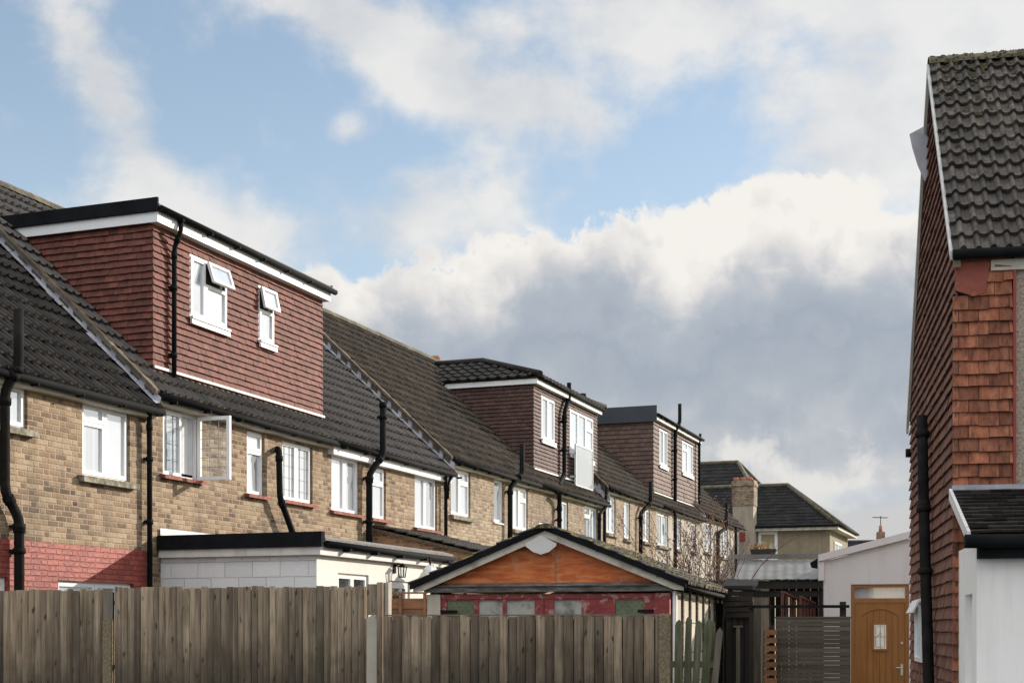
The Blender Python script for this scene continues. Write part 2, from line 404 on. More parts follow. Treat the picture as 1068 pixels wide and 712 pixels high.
M['slateblue'] = pm('dark_slate_blue_trim', [(.022, .028, .038), (.032, .038, .050)], 3, .45, bump=.1)
M['feltgrey'] = pm('grey_mineral_felt', [(.14, .135, .125), (.27, .26, .24)], 18, .95, bump=.6)
M['sillbrick'] = pm('red_tile_sill', [(.24, .07, .04), (.34, .11, .07)], 6, .8, tint=.3, bump=.3)
M['sillstone'] = pm('mossy_concrete_sill', [(.06, .055, .04), (.22, .20, .15), (.45, .42, .34)], 12, .9, bump=.7)
M['sillcream'] = pm('cream_concrete', [(.45, .41, .34), (.6, .56, .48)], 6, .9, bump=.3)
M['room'] = pm('dark_room', [(.012, .012, .014), (.02, .02, .022)], 2, .9, bump=0)
M['curtain'] = pm('white_net_curtain', [(.66, .66, .68), (.76, .76, .77)], 4, .9, bump=.1)
M['terracotta'] = pm('terracotta', [(.32, .12, .07), (.42, .18, .11)], 5, .85, bump=.3)
M['gableply'] = pm('orange_stained_plywood', [(.30, .055, .010), (.58, .135, .024), (.74, .30, .10)], 3.2, .6, stretch=(.8, .8, 4.5), bump=.5, detail=8, spots=(5, .56, (.50, .27, .15), .55))
M['flakywhite'] = pm('flaky_cream_board', [(.34, .30, .24), (.58, .53, .45), (.68, .63, .55)], 5, .75, bump=.5, spots=(9, .62, (.12, .09, .06), .8))
M['barn_red'] = pm('flaking_dark_red_paint', [(.14, .017, .018), (.25, .032, .032), (.31, .052, .048)], 4, .6, stretch=(1, 1, 2.5), bump=.5, spots=(8, .55, (.45, .28, .24), .75), detail=8)
M['greybeam'] = pm('peeling_grey_beam', [(.04, .035, .03), (.14, .125, .11), (.28, .25, .23)], 5, .8, stretch=(1, 1, 5), bump=.6)
M['greenglass'] = pm('grubby_green_pane', [(.10, .12, .06), (.17, .19, .11)], 6, .25, bump=.1)
M['dirtyglass'] = pm('dirty_boarded_pane', [(.10, .09, .08), (.40, .38, .34), (.47, .45, .41)], 5, .45, bump=.1, detail=8)
M['garagetile'] = pm('garage_tile', [(.035, .03, .024), (.075, .064, .05)], 4, .85, tint=.35, bump=.6, spots=(9, .53, (.30, .25, .07), .85))
M['concpanel'] = pm('cream_concrete_panel', [(.46, .41, .33), (.62, .56, .46)], 2, .9, bump=.3, streak=.25)
M['concpost'] = pm('aggregate_post', [(.13, .10, .06), (.23, .18, .11), (.36, .30, .21)], 40, .95, bump=1.0, bdist=.012, spots=(9, .62, (.30, .23, .07), .5))
M['smoothpost'] = pm('smooth_concrete_post', [(.36, .32, .26), (.46, .42, .35)], 4, .9, bump=.3, spots=(60, .68, (.10, .08, .06), .8))
M['larch'] = pm('orange_brown_larch', [(.20, .085, .035), (.33, .15, .07)], 3, .75, stretch=(1, 1, 6), tint=.3, bump=.3)
M['oak'] = pm('golden_oak_stain', [(.22, .085, .018), (.31, .125, .028)], 2.2, .35, stretch=(9, 9, .9), tint=.10, bump=.2, bdist=.002)
M['oakdark'] = pm('oak_groove', [(.13, .05, .012), (.18, .07, .018)], 3, .5, bump=0)
M['slatwood'] = pm('dark_grey_slats', [(.060, .050, .038), (.125, .105, .080)], 3, .75, stretch=(.6, .6, 8), tint=.3, bump=.4)
M['pallet'] = pm('pallet_wood', [(.17, .075, .03), (.30, .14, .06)], 5, .85, stretch=(1, 1, 5), tint=.35, bump=.4)
M['redwood'] = pm('red_brown_timber', [(.085, .026, .016), (.15, .05, .03)], 5, .7, tint=.3, bump=.3)
M['darkwood'] = pm('near_black_timber', [(.012, .010, .009), (.035, .028, .022)], 3, .85, stretch=(1, 1, .3), tint=.5, bump=.5)
M['oldtimber'] = pm('grey_old_timber', [(.09, .075, .055), (.20, .175, .135)], 3, .9, stretch=(6, 6, .5), bump=.5)
M['corrugate'] = pm('pale_fibre_cement', [(.10, .10, .095), (.19, .185, .175)], 3, .7, bump=.3, streak=.2)
M['bark'] = pm('red_brown_bark', [(.06, .032, .024), (.13, .075, .055)], 8, .9, bump=.3)
M['bud'] = pm('rust_bud', [(.14, .055, .03), (.24, .11, .05)], 8, .8, bump=0)
M['chrome'] = pm('door_metal', [(.5, .5, .48), (.6, .6, .58)], 3, .3, bump=0, metal=1.0)
M['redtrim'] = pm('dark_red_trim', [(.22, .035, .03), (.30, .05, .04)], 4, .7, bump=.2)
M['redmortar'] = pm('red_painted_cement', [(.20, .055, .038), (.30, .085, .06)], 4, .9, bump=.9, bdist=.015)
M['flower'] = pm('orange_flowers', [(.5, .20, .03), (.6, .32, .05)], 9, .9, bump=0)
M['grass'] = pm('garden_grass', [(.045, .06, .02), (.09, .10, .04)], 2.0, .95, bump=.6, bdist=.03)
M['asphalt'] = pm('asphalt', [(.04, .04, .04), (.07, .068, .065)], 9, .92, bump=.5)
M['bin'] = pm('white_plastic', [(.62, .62, .60), (.74, .74, .72)], 4, .5, bump=.2)

def featherwood():
    m, nt, b, oc = newmat('weathered_fence_board')
    t = attr(nt)
    sep = nt.nodes.new('ShaderNodeSeparateXYZ'); nt.links.new(oc, sep.inputs[0])
    x, y, z = (NV(nt, o) for o in sep.outputs)
    v = comb(nt, x * 48.0 + t * 40.0, t * 19.0, z * 1.8)
    grain = noise(nt, v, 1.0, 6, 0.60, 0.5) * .62 + noise(nt, comb(nt, x * 5.0 + t * 50.0, t * 9.0, z * 1.1), 1.0, 4, .6) * .38
    c = ramp(nt, grain, [(.28, (.055, .038, .025)), (.42, (.17, .128, .092)), (.56, (.29, .235, .180)), (.75, (.44, .375, .30))])
    vo = nt.nodes.new('ShaderNodeTexVoronoi'); vo.inputs['Scale'].default_value = 1.0
    nt.links.new(comb(nt, x * 11.0 + t * 23.0 + grain * .8, t * 9.0, z * 4.2 + grain * 1.2), vo.inputs['Vector'])
    kn = NV(nt, vo.outputs['Distance']).smooth(.07, .20, 1.0, 0.0)
    c = mixc(nt, kn * .85, c, (.022, .015, .010))
    damp = noise(nt, comb(nt, x * 1.3 + t * 1.2, y * 0.0, z * 1.0), 1.0, 5, .65)
    d2 = (damp + (z * -0.50 + 0.80)).smooth(.42, .95)
    c = mixc(nt, d2 * .78, c, (.026, .020, .014))
    gr = noise(nt, comb(nt, x * 2.2 + t * 2.0, t * 0.0, z * .8), 1.3, 3, .6).smooth(.56, .72) * .5
    c = mixc(nt, gr, c, (.055, .060, .022))
    f = t * .9 + .58
    c = mixc(nt, 1.0, c, NV(nt, comb(nt, f * 1.02, f * .97, f * .90)), 'MULTIPLY')
    nt.links.new(c, b.inputs['Base Color']); b.inputs['Roughness'].default_value = .9
    setbump(nt, b, grain - kn * .3, .6, .006)
    return m
M['board'] = featherwood()
M['greenboard'] = pm('algae_green_board', [(.035, .045, .018), (.10, .11, .06), (.19, .18, .13)], 2, .9, stretch=(14, 14, 1.2), tint=.3, bump=.5, detail=8)

def pane(name, base, gloss, tintc):
    m, nt, b, oc = newmat(name)
    nt.nodes.remove(b); out = nt.nodes['Material Output']
    t = attr(nt)
    sep = nt.nodes.new('ShaderNodeSeparateXYZ'); nt.links.new(oc, sep.inputs[0])
    x = NV(nt, sep.outputs[0])
    folds = noise(nt, comb(nt, x * 16.0 + t * 9.0, 0.0, t * 5.0), 1.0, 2, .5)
    c = ramp(nt, folds * .45 + t * .55, [(.15, tuple(k * .55 for k in base)), (.45, base), (.8, tuple(min(1, k * 1.15) for k in base))])
    d = nt.nodes.new('ShaderNodeBsdfDiffuse'); nt.links.new(c, d.inputs[0])
    g = nt.nodes.new('ShaderNodeBsdfGlossy'); g.inputs['Roughness'].default_value = .03; g.inputs[0].default_value = (*tintc, 1)
    bp = nt.nodes.new('ShaderNodeBump'); bp.inputs['Strength'].default_value = .2; bp.inputs['Distance'].default_value = .02
    nt.links.new(noise(nt, oc, 1.7, 2, .5).s, bp.inputs['Height']); nt.links.new(bp.outputs[0], g.inputs['Normal'])
    mx = nt.nodes.new('ShaderNodeMixShader'); mx.inputs[0].default_value = gloss
    nt.links.new(d.outputs[0], mx.inputs[1]); nt.links.new(g.outputs[0], mx.inputs[2]); nt.links.new(mx.outputs[0], out.inputs[0])
    return m
M['pane'] = pane('window_glass_over_nets', (.60, .63, .67), .46, (.90, .95, 1.0))
M['panedark'] = pane('window_glass_over_dark_room', (.05, .055, .06), .30, (.9, .95, 1.0))
M['panetan'] = pane('window_glass_over_blind', (.40, .33, .20), .15, (.9, .95, 1.0))
def clearglass():
    m, nt, b, oc = newmat('clear_glass'); nt.nodes.remove(b); out = nt.nodes['Material Output']
    tr = nt.nodes.new('ShaderNodeBsdfTransparent'); tr.inputs[0].default_value = (.86, .9, .9, 1)
    g = nt.nodes.new('ShaderNodeBsdfGlossy'); g.inputs['Roughness'].default_value = .02
    mx = nt.nodes.new('ShaderNodeMixShader'); mx.inputs[0].default_value = .12
    nt.links.new(tr.outputs[0], mx.inputs[1]); nt.links.new(g.outputs[0], mx.inputs[2]); nt.links.new(mx.outputs[0], out.inputs[0]); return m
M['clear'] = clearglass()
def frosted():
    m, nt, b, oc = newmat('balcony_glass'); nt.nodes.remove(b); out = nt.nodes['Material Output']
    tr = nt.nodes.new('ShaderNodeBsdfTransparent'); tr.inputs[0].default_value = (.85, .9, .92, 1)
    d = nt.nodes.new('ShaderNodeBsdfDiffuse'); d.inputs[0].default_value = (.66, .69, .71, 1)
    g = nt.nodes.new('ShaderNodeBsdfGlossy'); g.inputs['Roughness'].default_value = .04
    m1 = nt.nodes.new('ShaderNodeMixShader'); m1.inputs[0].default_value = .62; m2 = nt.nodes.new('ShaderNodeMixShader'); m2.inputs[0].default_value = .3
    nt.links.new(tr.outputs[0], m1.inputs[1]); nt.links.new(d.outputs[0], m1.inputs[2]); nt.links.new(m1.outputs[0], m2.inputs[1]); nt.links.new(g.outputs[0], m2.inputs[2]); nt.links.new(m2.outputs[0], out.inputs[0])
    return m
M['balglass'] = frosted()

# ------------------------------------------------------------------ setting
g = MB(); g.quad(((-1500, -600, 0), (1500, -600, 0), (1500, 3000, 0), (-1500, 3000, 0)))
tag(g.build('ground', M['grass']), kind='structure')
g = MB(); g.quad(((-30, -8, .004), (30, -8, .004), (30, 11.0, .004), (-30, 11.0, .004)))
tag(g.build('yard', M['asphalt']), kind='structure')

# ------------------------------------------------------------------ the terrace
PITCH = .93; TR = 4.0
SL = math.hypot(1, PITCH)
C1 = [(0, 1, 0, 1)]
C2 = [(0, .5, 0, 1), (.5, 1, 0, 1)]
CV = [(0, .5, 0, .74), (0, .5, .74, 1), (.5, 1, 0, 1)]
CVR = [(0, .5, 0, 1), (.5, 1, 0, .72), (.5, 1, .72, 1)]
CT = [(0, 1, 0, .70), (0, 1, .70, 1)]
C3 = [(0, .34, 0, 1), (.34, .67, 0, 1), (.67, 1, 0, .7), (.67, 1, .7, 1)]

def house(s0, s1, E, label, wallm, tilem, wins, ends=(False, False), fascia='sillcream', split=None, band=None, step_left=None, seed=1):
    hp = tw(s0, 0); h = empty('terraced_house', hp, TROT, label, 'terraced house', 'terraced houses in the row')
    W = s1 - s0; holes = []
    for w in wins:
        xl, yt, yb, xr = w[:4]
        a, b = fs(xl) - s0, fs(xr) - s0; z1 = fz(xl, yt); z0 = fz(xl, yb) if yb else 1.05
        w.append((a, b, z0, z1)); holes.append((a, b, z0, z1))
    zsplit = band or 0
    wl = MB(); top = E - .02
    xs = W if split is None else split
    wallq(wl, 0, xs, zsplit, top, 0, holes)
    if ends[1]: wl.prism([(W - .01, .01, 0), (W - .01, 8, 0), (W - .01, 8, E), (W - .01, 4, E + TR * PITCH - .05), (W - .01, .01, E)], (-.2, 0, 0))
    else: wl.prism([(W - .02, .3, 0), (W - .02, 8, 0), (W - .02, 8, E), (W - .02, 4, E + TR * PITCH - .15), (W - .02, .3, E + .05)], (-.2, 0, 0))
    wl.prism([(.0, .01, 0), (.0, 8, 0), (.0, 8, E), (.0, 4, E + TR * PITCH - .12), (.0, .01, E - .05)], (.18, 0, 0))
    wl.quad(((0, 8, 0), (W, 8, 0), (W, 8, E), (0, 8, E)))
    wl.build('wall', M[wallm], h)
    if split is not None:
        w2 = MB(); wallq(w2, xs, W, 0, top, -.015, holes); w2.quad(((xs, 0, 0), (xs, -.015, 0), (xs, -.015, top), (xs, 0, top)))
        w2.build('rendered_wall', M['creamold'], h)
    if band:
        w3 = MB(); wallq(w3, 0, W, 0, band, -.012, holes); w3.quad(((0, 0, band), (0, -.012, band), (W, -.012, band), (W, 0, band)))
        w3.build('painted_band', M['redpaint'], h)
    # roof
    rf = MB(); z0 = E + .13 - .17 * PITCH
    V = Vector((0, 1, PITCH)) / SL; N = Vector((0, -PITCH, 1)) / SL
    L = (TR + .17) * SL
    tiles(rf, (0, -.17, z0), (1, 0, 0), V, N, lambda v: (0, W), L, 17, .17, .038, .055, seed=seed)
    rf.quad(((0, TR, z0 + (TR + .17) * PITCH - .02), (W, TR, z0 + (TR + .17) * PITCH - .02), (W, 8.3, E), (0, 8.3, E)))
    rf.quad(((0, -.14, z0 - .02), (0, TR, E + .08 + TR * PITCH), (W, TR, E + .08 + TR * PITCH), (W, -.14, z0 - .02)))
    ro = rf.build('roof', M[tilem], h)
    rg = MB(); zr = z0 + (TR + .17) * PITCH + .02; n = int(W / .42)
    for i in range(n):
        a = W * i / n; b = W * (i + 1) / n; dz = random.uniform(-.008, .008)
        pts = [(a + .005, TR + .13 * math.cos(w), zr - .05 + dz + .13 * math.sin(w)) for w in [math.pi * k / 6 for k in range(7)]]
        for k in range(6):
            p, q = pts[k], pts[k + 1]
            rg.quad((p, (b, p[1], p[2] - dz), (b, q[1], q[2] - dz), q), 0, (i * .37) % 1)
    rg.build('ridge_tiles', M['ridge'], ro)
    # fascia + gutter
    fa = MB(); fa.box(0.0, W, -.13, -.003, E - (.26 if fascia == 'upvc' else .17), E - .025); fa.build('fascia', M[fascia], h)
    gt = MB(); gt.tube([(-.05, -.205, E - .075), (W + .02, -.205, E - .085)], .052, 10)
    for i in range(int(W / .9) + 1): gt.box(.3 + i * .9, .33 + i * .9, -.25, -.13, E - .14, E - .10)
    gt.build('gutter', M['blackpipe'], h)
    for w in wins:
        a, b, c, d = w[-1]; opt = w[5] if len(w) > 6 else {}
        pk = w[4]
        window(h, a, b, c, d, .05 if split is None or a < xs else .035, M, pk, **opt)
    if step_left is not None:           # higher roof standing over its left neighbour
        dE = E - step_left; vg = MB()
        rnd = random.Random(seed + 5)
        for r in range(17):             # tile ends bedded in mortar
            y = -.17 + (TR + .17) * r / 17; z = z0 + (y + .17) * PITCH; ln = (TR + .17) / 17
            vg.obox((-.10 - rnd.uniform(0, .02), y, z - .02), (.12, 0, 0), (0, ln * 1.02, ln * PITCH * 1.02), (0, 0, .055 + rnd.uniform(0, .015)), 0, rnd.random())
            vg.obox((-.075 - rnd.uniform(0, .02), y + ln * .25, z - .17), (.09, 0, 0), (0, ln * .62, ln * .62 * PITCH), (0, 0, .16), 0, rnd.random() * .5)
        vg.obox((-.03, -.2, z0 - dE - .02), (.03, 0, 0), (0, TR + .2, (TR + .2) * PITCH), (0, 0, dE - .03), 0, .3)
        vo = vg.build('verge', M['mortar'], h)
        fl = MB(); n = 18
        for r in range(n):              # lead dressed down over the lower roof, in lapped lengths with a ragged edge
            y = -.22 + (TR + .2) * r / n; ln = (TR + .2) / n; zl = z0 - dE + (y + .22) * PITCH; wd = .13 + rnd.uniform(-.03, .05)
            fl.quad(((-.05, y, zl + dE * .55 + .03), (-.05, y + ln, zl + ln * PITCH + dE * .55 + .03), (-.075, y + ln, zl + ln * PITCH + .075), (-.075, y, zl + .075)), 0)
            fl.quad(((-.075, y, zl + .075), (-.075, y + ln, zl + ln * PITCH + .075), (-wd - .05, y + ln, zl + ln * PITCH + .045), (-wd - .05 + rnd.uniform(-.02, .02), y, zl + .05)), 0)
        fl.build('flashing', M['lead'], vo)
    return h

def dormer(h, s0h, s0, s1, zt, E, M_tile, fronts, style='flat', seed=3, felt='felt', felth=.15, tileg=.1, fh=.19, fover=.16):
    a, b = s0 - s0h, s1 - s0h; tf = .3
    zb = lambda t: E + .13 + PITCH * t
    tb = (zt - E - .13) / PITCH
    body = MB(); body.prism([(a, tf, zb(tf) - .12), (a, tf, zt), (a, tb + .6, zt), (a, tb + .6, zt - .5)], (b - a, 0, 0))
    holes = []
    for f in fronts:
        xl, yt, yb, xr = f[:4]
        f.append((fs(xl, tf) - s0h, fs(xr, tf) - s0h, fz(xl, yb, tf), fz(xl, yt, tf))); holes.append(f[-1])
    H = zt - zb(tf) + .02
    tl = MB(); O = (0, tf, zb(tf) - .02)
    skip = [(p, q, c - O[2] - .03, d - O[2] + .01) for p, q, c, d in holes]
    plain(tl, O, (1, 0, 0), (0, 0, 1), (0, -1, 0), lambda v: (a - .03, b + .03), H, tileg, .165, seed=seed, skip=skip)
    plain(tl, (a, tf, zb(tf) - .02), (0, 1, 0), (0, 0, 1), (-1, 0, 0), lambda v: (-.03, max(-.03, (v) / PITCH - .02)), H, tileg, .165, seed=seed + 1)
    plain(tl, (b, tf, zb(tf) - .02), (0, 1, 0), (0, 0, 1), (1, 0, 0), lambda v: (-.03, max(-.03, (v) / PITCH - .02)), H, tileg, .165, seed=seed + 2)
    d = tl.build('dormer', M[M_tile], h)
    bo = MB(); bo.v = body.v; bo.f = body.f; bo.m = body.m; bo.t = body.t; bo.sm = body.sm
    bo.build('dormer_frame', M['room'], d)
    # lead apron at the foot, white flashing line
    ap = MB(); z = zb(tf)
    ap.box(a - .04, b + .04, tf - .075, tf - .05, z + .035, z + .075)
    ap.build('apron', M['upvcgrey'], d)
    fo = fover
    if style == 'flat':
        fc = MB(); o1 = .10
        fc.box(a - o1, b + o1, tf - fo, tf - fo + .03, zt - .01, zt + fh)                          # front fascia
        fc.box(a - o1, a - o1 + .03, tf - fo + .03, tb + .10, zt - .01, zt + fh)
        fc.box(b + o1 - .03, b + o1, tf - fo + .03, tb + .10, zt - .01, zt + fh)
        fc.box(a - o1 + .03, b + o1 - .03, tf - fo + .03, tf - .002, zt - .008, zt + .015)         # soffit
        fc.build('dormer_fascia', M['upvc'] if felt == 'felt' else M['upvcgrey'], d)
        rr = MB(); zt2 = zt + fh
        rr.box(a - o1 - .03, b + o1 + .02, tf - fo + .0, tb + .45, zt2 + .003, zt2 + .03)
        rr.box(a - o1 - .04, a - o1 - .003, tf - fo - .02, tb + .40, zt2 - (.05 if felt == 'felt' else felth * .8), zt2 + felth)
        rr.box(b + o1 + .003, b + o1 + .04, tf - fo - .02, tb + .40, zt2 - .03, zt2 + .09)
        rr.build('dormer_roof', M[felt], d)
        re = MB(); re.prism([(a - o1, tf - fo - .03, zt2 + .02), (a - o1, tf - fo - .03, zt2 + .06), (a - o1, tf - fo + .1, zt2 + .085), (a - o1, tf - fo + .5, zt2 + .032), (a - o1, tf - fo + .0, zt2 + .032)], (b - a + 2 * o1, 0, 0))
        re.build('roof_edge', M['feltgrey'], d)
        gt = MB(); gz = zt2 - .015; gt.tube([(a - o1, tf - fo - .055, gz), (b + o1 + .08, tf - fo - .055, gz - .01)], .05, 10)
        for i in range(int((b - a) / .8)): gt.box(a + .4 + i * .8, a + .44 + i * .8, tf - fo - .11, tf - fo, gz - .06, gz - .02)
        gt.build('dormer_gutter', M['blackpipe'], d)
    for f in fronts:
        p, q, c, dd = f[-1]; opt = f[5]
        window(h, p, q, c, dd, tf - .03, M, f[4], **opt)
    return d, a, b, tf, tb

def P(px, py, s0h, t=-.12): return (fs(px, t) - s0h, t, fz(px, py, t))

# house 1 : left-most
s0 = 11.6
h = house(s0, 17.34, 4.70, 'brick terraced house at far left edge with red painted base and no dormer', 'brick', 'rooftile2',
    [[-14, 393, 439, 28.7, C2, dict(sill='stone')],
     [86, 417.8, 494.7, 135.6, CV, dict(sill='stone')],
     [60, 604.6, None, 139, C2, dict(sill=None)], [-60, 598, None, 8, C2, dict(sill=None)]], band=2.63, ends=(True, False), seed=11)
pipe(h, [P(19.5, 323, s0, -.28), P(19.5, 382, s0, -.28), P(5.0, 408, s0), P(5.0, 512, s0), P(20, 541, s0), P(20, 700, s0)], .062, M, 'soil_pipe', collars=(fz(20, 392), fz(5, 420), fz(20, 575), fz(20, 550)), mat='ironpipe')
pipe(h, [P(155.5, 424, s0, -.2), P(155.8, 436, s0, -.09), P(156.5, 700, s0, -.09)], .038, M, 'downpipe', collars=(fz(156, 545), fz(156, 480)))

# house 2 : big red dormer
s0 = 17.34
h = house(s0, 22.75, 4.92, 'brick house with big red tile-hung dormer and a casement window swung open', 'brick', 'rooftile',
    [[170, 424.7, 495, 209, [(0, .54, 0, 1), (.54, 1, 0, 1)], dict(sill='brick', lead=True, opened={1: ('side', R(88), .56)}, label='leaded window with its right casement swung open')],
     [257.5, 447.9, 514.9, 276, CT, dict(sill='brick')],
     [294.5, 458.7, 521, 326, C2, dict(sill='brick', lead=True)]], step_left=4.70, seed=12)
d, a, b, tf, tb = dormer(h, s0, 17.83, 23.05, 7.50, 4.92, 'hung',
    [[196.3, 264.9, 329.7, 235, [(0, .40, 0, 1), (.40, 1, 0, .62), (.40, 1, .62, 1)], dict(sill='lead', fw=.05, opened={2: ('top', R(18))}, label='dormer window with its top vent pushed open')],
     [268, 297.3, 354.4, 284.3, [(0, 1, 0, .58), (0, 1, .58, 1)], dict(sill='lead', opened={1: ('top', R(12))}, label='narrow dormer window with its top vent ajar')]], seed=21)
pipe(d, [P(189, 232, s0, .10), P(188.6, 242, s0, .08), P(181.8, 258, s0, .20), P(181.6, 404, s0, .20)], .037, M, 'downpipe', collars=(fz(181, 300, .2), fz(181, 370, .2)))
cw = MB(); cw.tube([(4.35, 1.2, 7.7), (4.35, 1.2, 8.0)], .035, 8); cw.tube([(4.35, 1.2, 7.98), (4.35, 1.2, 8.05)], .055, 8); cw.build('roof_vent', M['blackpipe'], d)

# house 3
s0 = 22.75
h = house(s0, 28.2, 4.92, 'brick house without dormer between red dormer and stepped roof line, white fascia board', 'brick', 'rooftile',
    [[345.7, 472.9, 532.3, 375, C2, dict(sill='brick')],
     [386.5, 485.5, 540, 402.6, CT, dict(sill='brick')],
     [432.5, 494.4, 550, 456, C2, dict(sill='brick')]], fascia='upvc', seed=13)
pipe(h, [P(289.5, 468, s0, -.02), P(291, 470, s0, -.16), P(292, 519, s0, -.16), P(307, 560, s0, -.16), P(307, 575, s0, -.1)], .052, M, 'waste_pipe')
pipe(h, [P(399.5, 421, s0, -.28), P(399.5, 474, s0, -.28), P(385.2, 494, s0), P(385, 600, s0)], .062, M, 'soil_pipe', collars=(fz(385, 500), fz(385, 545), fz(399, 440)))
cp = MB(); q = P(399.5, 425, s0, -.28); cp.tube([q, (q[0], q[1], q[2] + .10)], .075, 10); cp.build('pipe_cowl', M['blackpipe'], h)
pipe(h, [P(465, 497, s0, -.2), P(465, 503, s0, -.09), P(465, 600, s0, -.09)], .038, M, 'downpipe')

# house 4
s0 = 28.2
h = house(s0, 33.8, 5.21, 'brick house with a higher moss-edged roof, between white fascia board and brown dormer', 'brick2', 'rooftile3',
    [[470.4, 486.5, 536, 490.6, CVR, dict(sill='stone')],
     [515.2, 498.3, 544, 525.3, C1, dict(sill='upvc')],
     [534.8, 506, 551, 550.6, CVR, dict(sill='stone')]], step_left=4.92, seed=14)
pipe(h, [P(544.5, 463, s0, -.28), P(544.5, 494, s0, -.28), P(532, 508, s0), P(532, 600, s0)], .062, M, 'soil_pipe', collars=(fz(532, 514),))
pipe(h, [P(474, 492, s0, -.2), P(467, 503, s0, -.12), P(466.6, 520, s0, -.12)], .04, M, 'downpipe')

# house 5 : brown dormer with glass balcony
s0 = 33.8
h = house(s0, 39.9, 5.21, 'brick house with brown dormer, small tiled roof on it and a glass balcony', 'brick3', 'rooftile3',
    [[562.4, 543.3, 557, 577, C2, dict(sill='stone')],
     [585.5, 521.6, 562, 592.5, C1, dict(sill='stone')],
     [609.6, 526.4, 568, 623.4, CV, dict(sill='stone')]], seed=15)
d, a, b, tf, tb = dormer(h, s0, 34.60, 40.15, 7.86, 5.21, 'hungbrown',
    [[563, 412, 457, 577, C2, dict(sill='lead')],
     [592.8, 426, 472, 617.4, C3, dict(sill='lead', label='wide dormer window behind the glass balcony')]], style='hip', seed=24)
fc = MB(); zt = 7.86; o1 = .10
fc.box(a - o1, b + o1, .14, .17, zt - .01, zt + .17); fc.box(a - o1, a - o1 + .03, .17, 3.3, zt - .01, zt + .17)
fc.box(b + o1 - .03, b + o1, .17, 3.3, zt - .01, zt + .17); fc.box(a - o1 + .03, b + o1 - .03, .17, .295, zt - .008, zt + .015)
fc.build('dormer_fascia', M['upvc'], d)
rr = MB(); ze = zt + .17; xr_, tr_, zr_ = a + 1.55, 2.3, ze + .78; bx = b - 1.55
rr.quad(((a - .14, .08, ze), (b + .14, .08, ze), (bx, tr_, zr_ - .02), (xr_, tr_, zr_ - .02)))
rr.quad(((b + .14, .08, ze), (b + .14, 4.4, ze), (bx, 4.4, zr_ - .02), (bx, tr_, zr_ - .02)))
rr.quad(((xr_, tr_, zr_ - .03), (bx, tr_, zr_ - .03), (bx, 4.4, zr_ - .03), (xr_, 4.4, zr_ - .03)))
rr.box(a - .12, b + .12, .1, 4.2, ze - .05, ze - .001)
# left slope in real tiles
V = Vector((xr_ - a + .14, 0, zr_ - ze)); Ls = V.length; V.normalize(); N = Vector((-(zr_ - ze), 0, xr_ - a + .14)).normalized()
tiles(rr, (a - .16, 0, ze), (0, 1, 0), V, N, lambda v: (.08 + 2.2 * v / Ls, 4.3), Ls, 5, .28, .035, .04, seed=5)
V = Vector((0, 2.22, zr_ - ze)); Lf = V.length; V.normalize(); N = Vector((0, -(zr_ - ze), 2.22)).normalized()
tiles(rr, (0, .06, ze), (1, 0, 0), V, N, lambda v: (a - .14 + (xr_ - a + .14) * v / Lf, b + .14 - (xr_ - a + .14) * v / Lf), Lf, 6, .28, .035, .04, seed=6)
rr.build('dormer_roof', M['rooftile2'], d)
hp = MB(); hp.tube([(a - .16, .04, ze + .05), (xr_, tr_, zr_ + .05), (xr_, 4.35, zr_ + .05)], .085, 8); hp.tube([(b + .16, .04, ze + .05), (bx, tr_, zr_ + .05)], .085, 8)
hp.build('hip_tiles', M['rooftile2'], d)
gt = MB(); gt.tube([(a - .1, .09, ze - .02), (b + .15, .09, ze - .03)], .05, 8); gt.build('dormer_gutter', M['blackpipe'], d)
bl = MB(); pa, pb = fs(600.5, .1) - s0, fs(618, .1) - s0
bl.box(pa, pb, .10, .12, fz(600.5, 505, .1), fz(600.5, 464, .1)); bo_ = bl.build('balcony_glass', M['balglass'], d)
rl = MB(); z1 = fz(600.5, 464, .1); z2 = fz(600.5, 505, .1)
rl.box(pa - .02, pb + .02, .085, .13, z1, z1 + .04); rl.box(pa - .02, pa + .01, .085, .13, z2, z1); rl.box(pb - .01, pb + .02, .085, .13, z2, z1); rl.box(pa - .02, pb + .02, .085, .13, z2 - .04, z2)
for xx in (pa - .02, pb - .01): rl.box(xx, xx + .03, .08, .26, z1 - .25, z1 - .2); rl.box(xx, xx + .03, .08, .26, z2 + .2, z2 + .25)
rl.build('balcony_rail', M['upvc'], d)
pipe(d, [P(593.5, 399, s0, .12), P(593.5, 414, s0, .16), P(588.8, 430, s0, .16), P(588.5, 495, s0, .16), P(583.5, 505, s0, .0), P(583.5, 514, s0, -.2)], .06, M, 'soil_pipe', collars=(fz(589, 440, .2), fz(589, 470, .2)))
pipe(h, [P(583.5, 514, s0, -.24), P(583.5, 524, s0, -.12), P(583.3, 600, s0)], .06, M, 'soil_pipe', collars=(fz(583, 532), fz(583, 543)))
vv = MB(); q = P(608, 418, s0, 1.0); vv.tube([(q[0], 1.0, q[2] - .5), (q[0], 1.0, q[2] + .1)], .06, 8); vv.tube([(q[0], 1.0, q[2] + .06), (q[0], 1.0, q[2] + .22)], .10, 8); vv.build('roof_vent', M['blackpipe'], d)
ch = MB(); ch.box(5.5, 6.0, 4.9, 5.5, 7.0, 9.52); ch.build('chimney', M['redbrick'], h)
po = MB(); po.tube([(5.78, 5.2, 9.50), (5.78, 5.2, 9.68), (5.78, 5.2, 9.70), (5.78, 5.2, 9.78), (5.78, 5.2, 9.80)], [.15, .12, .15, .15, .12], 12); po.build('chimney_pot', M['terracotta'], h)

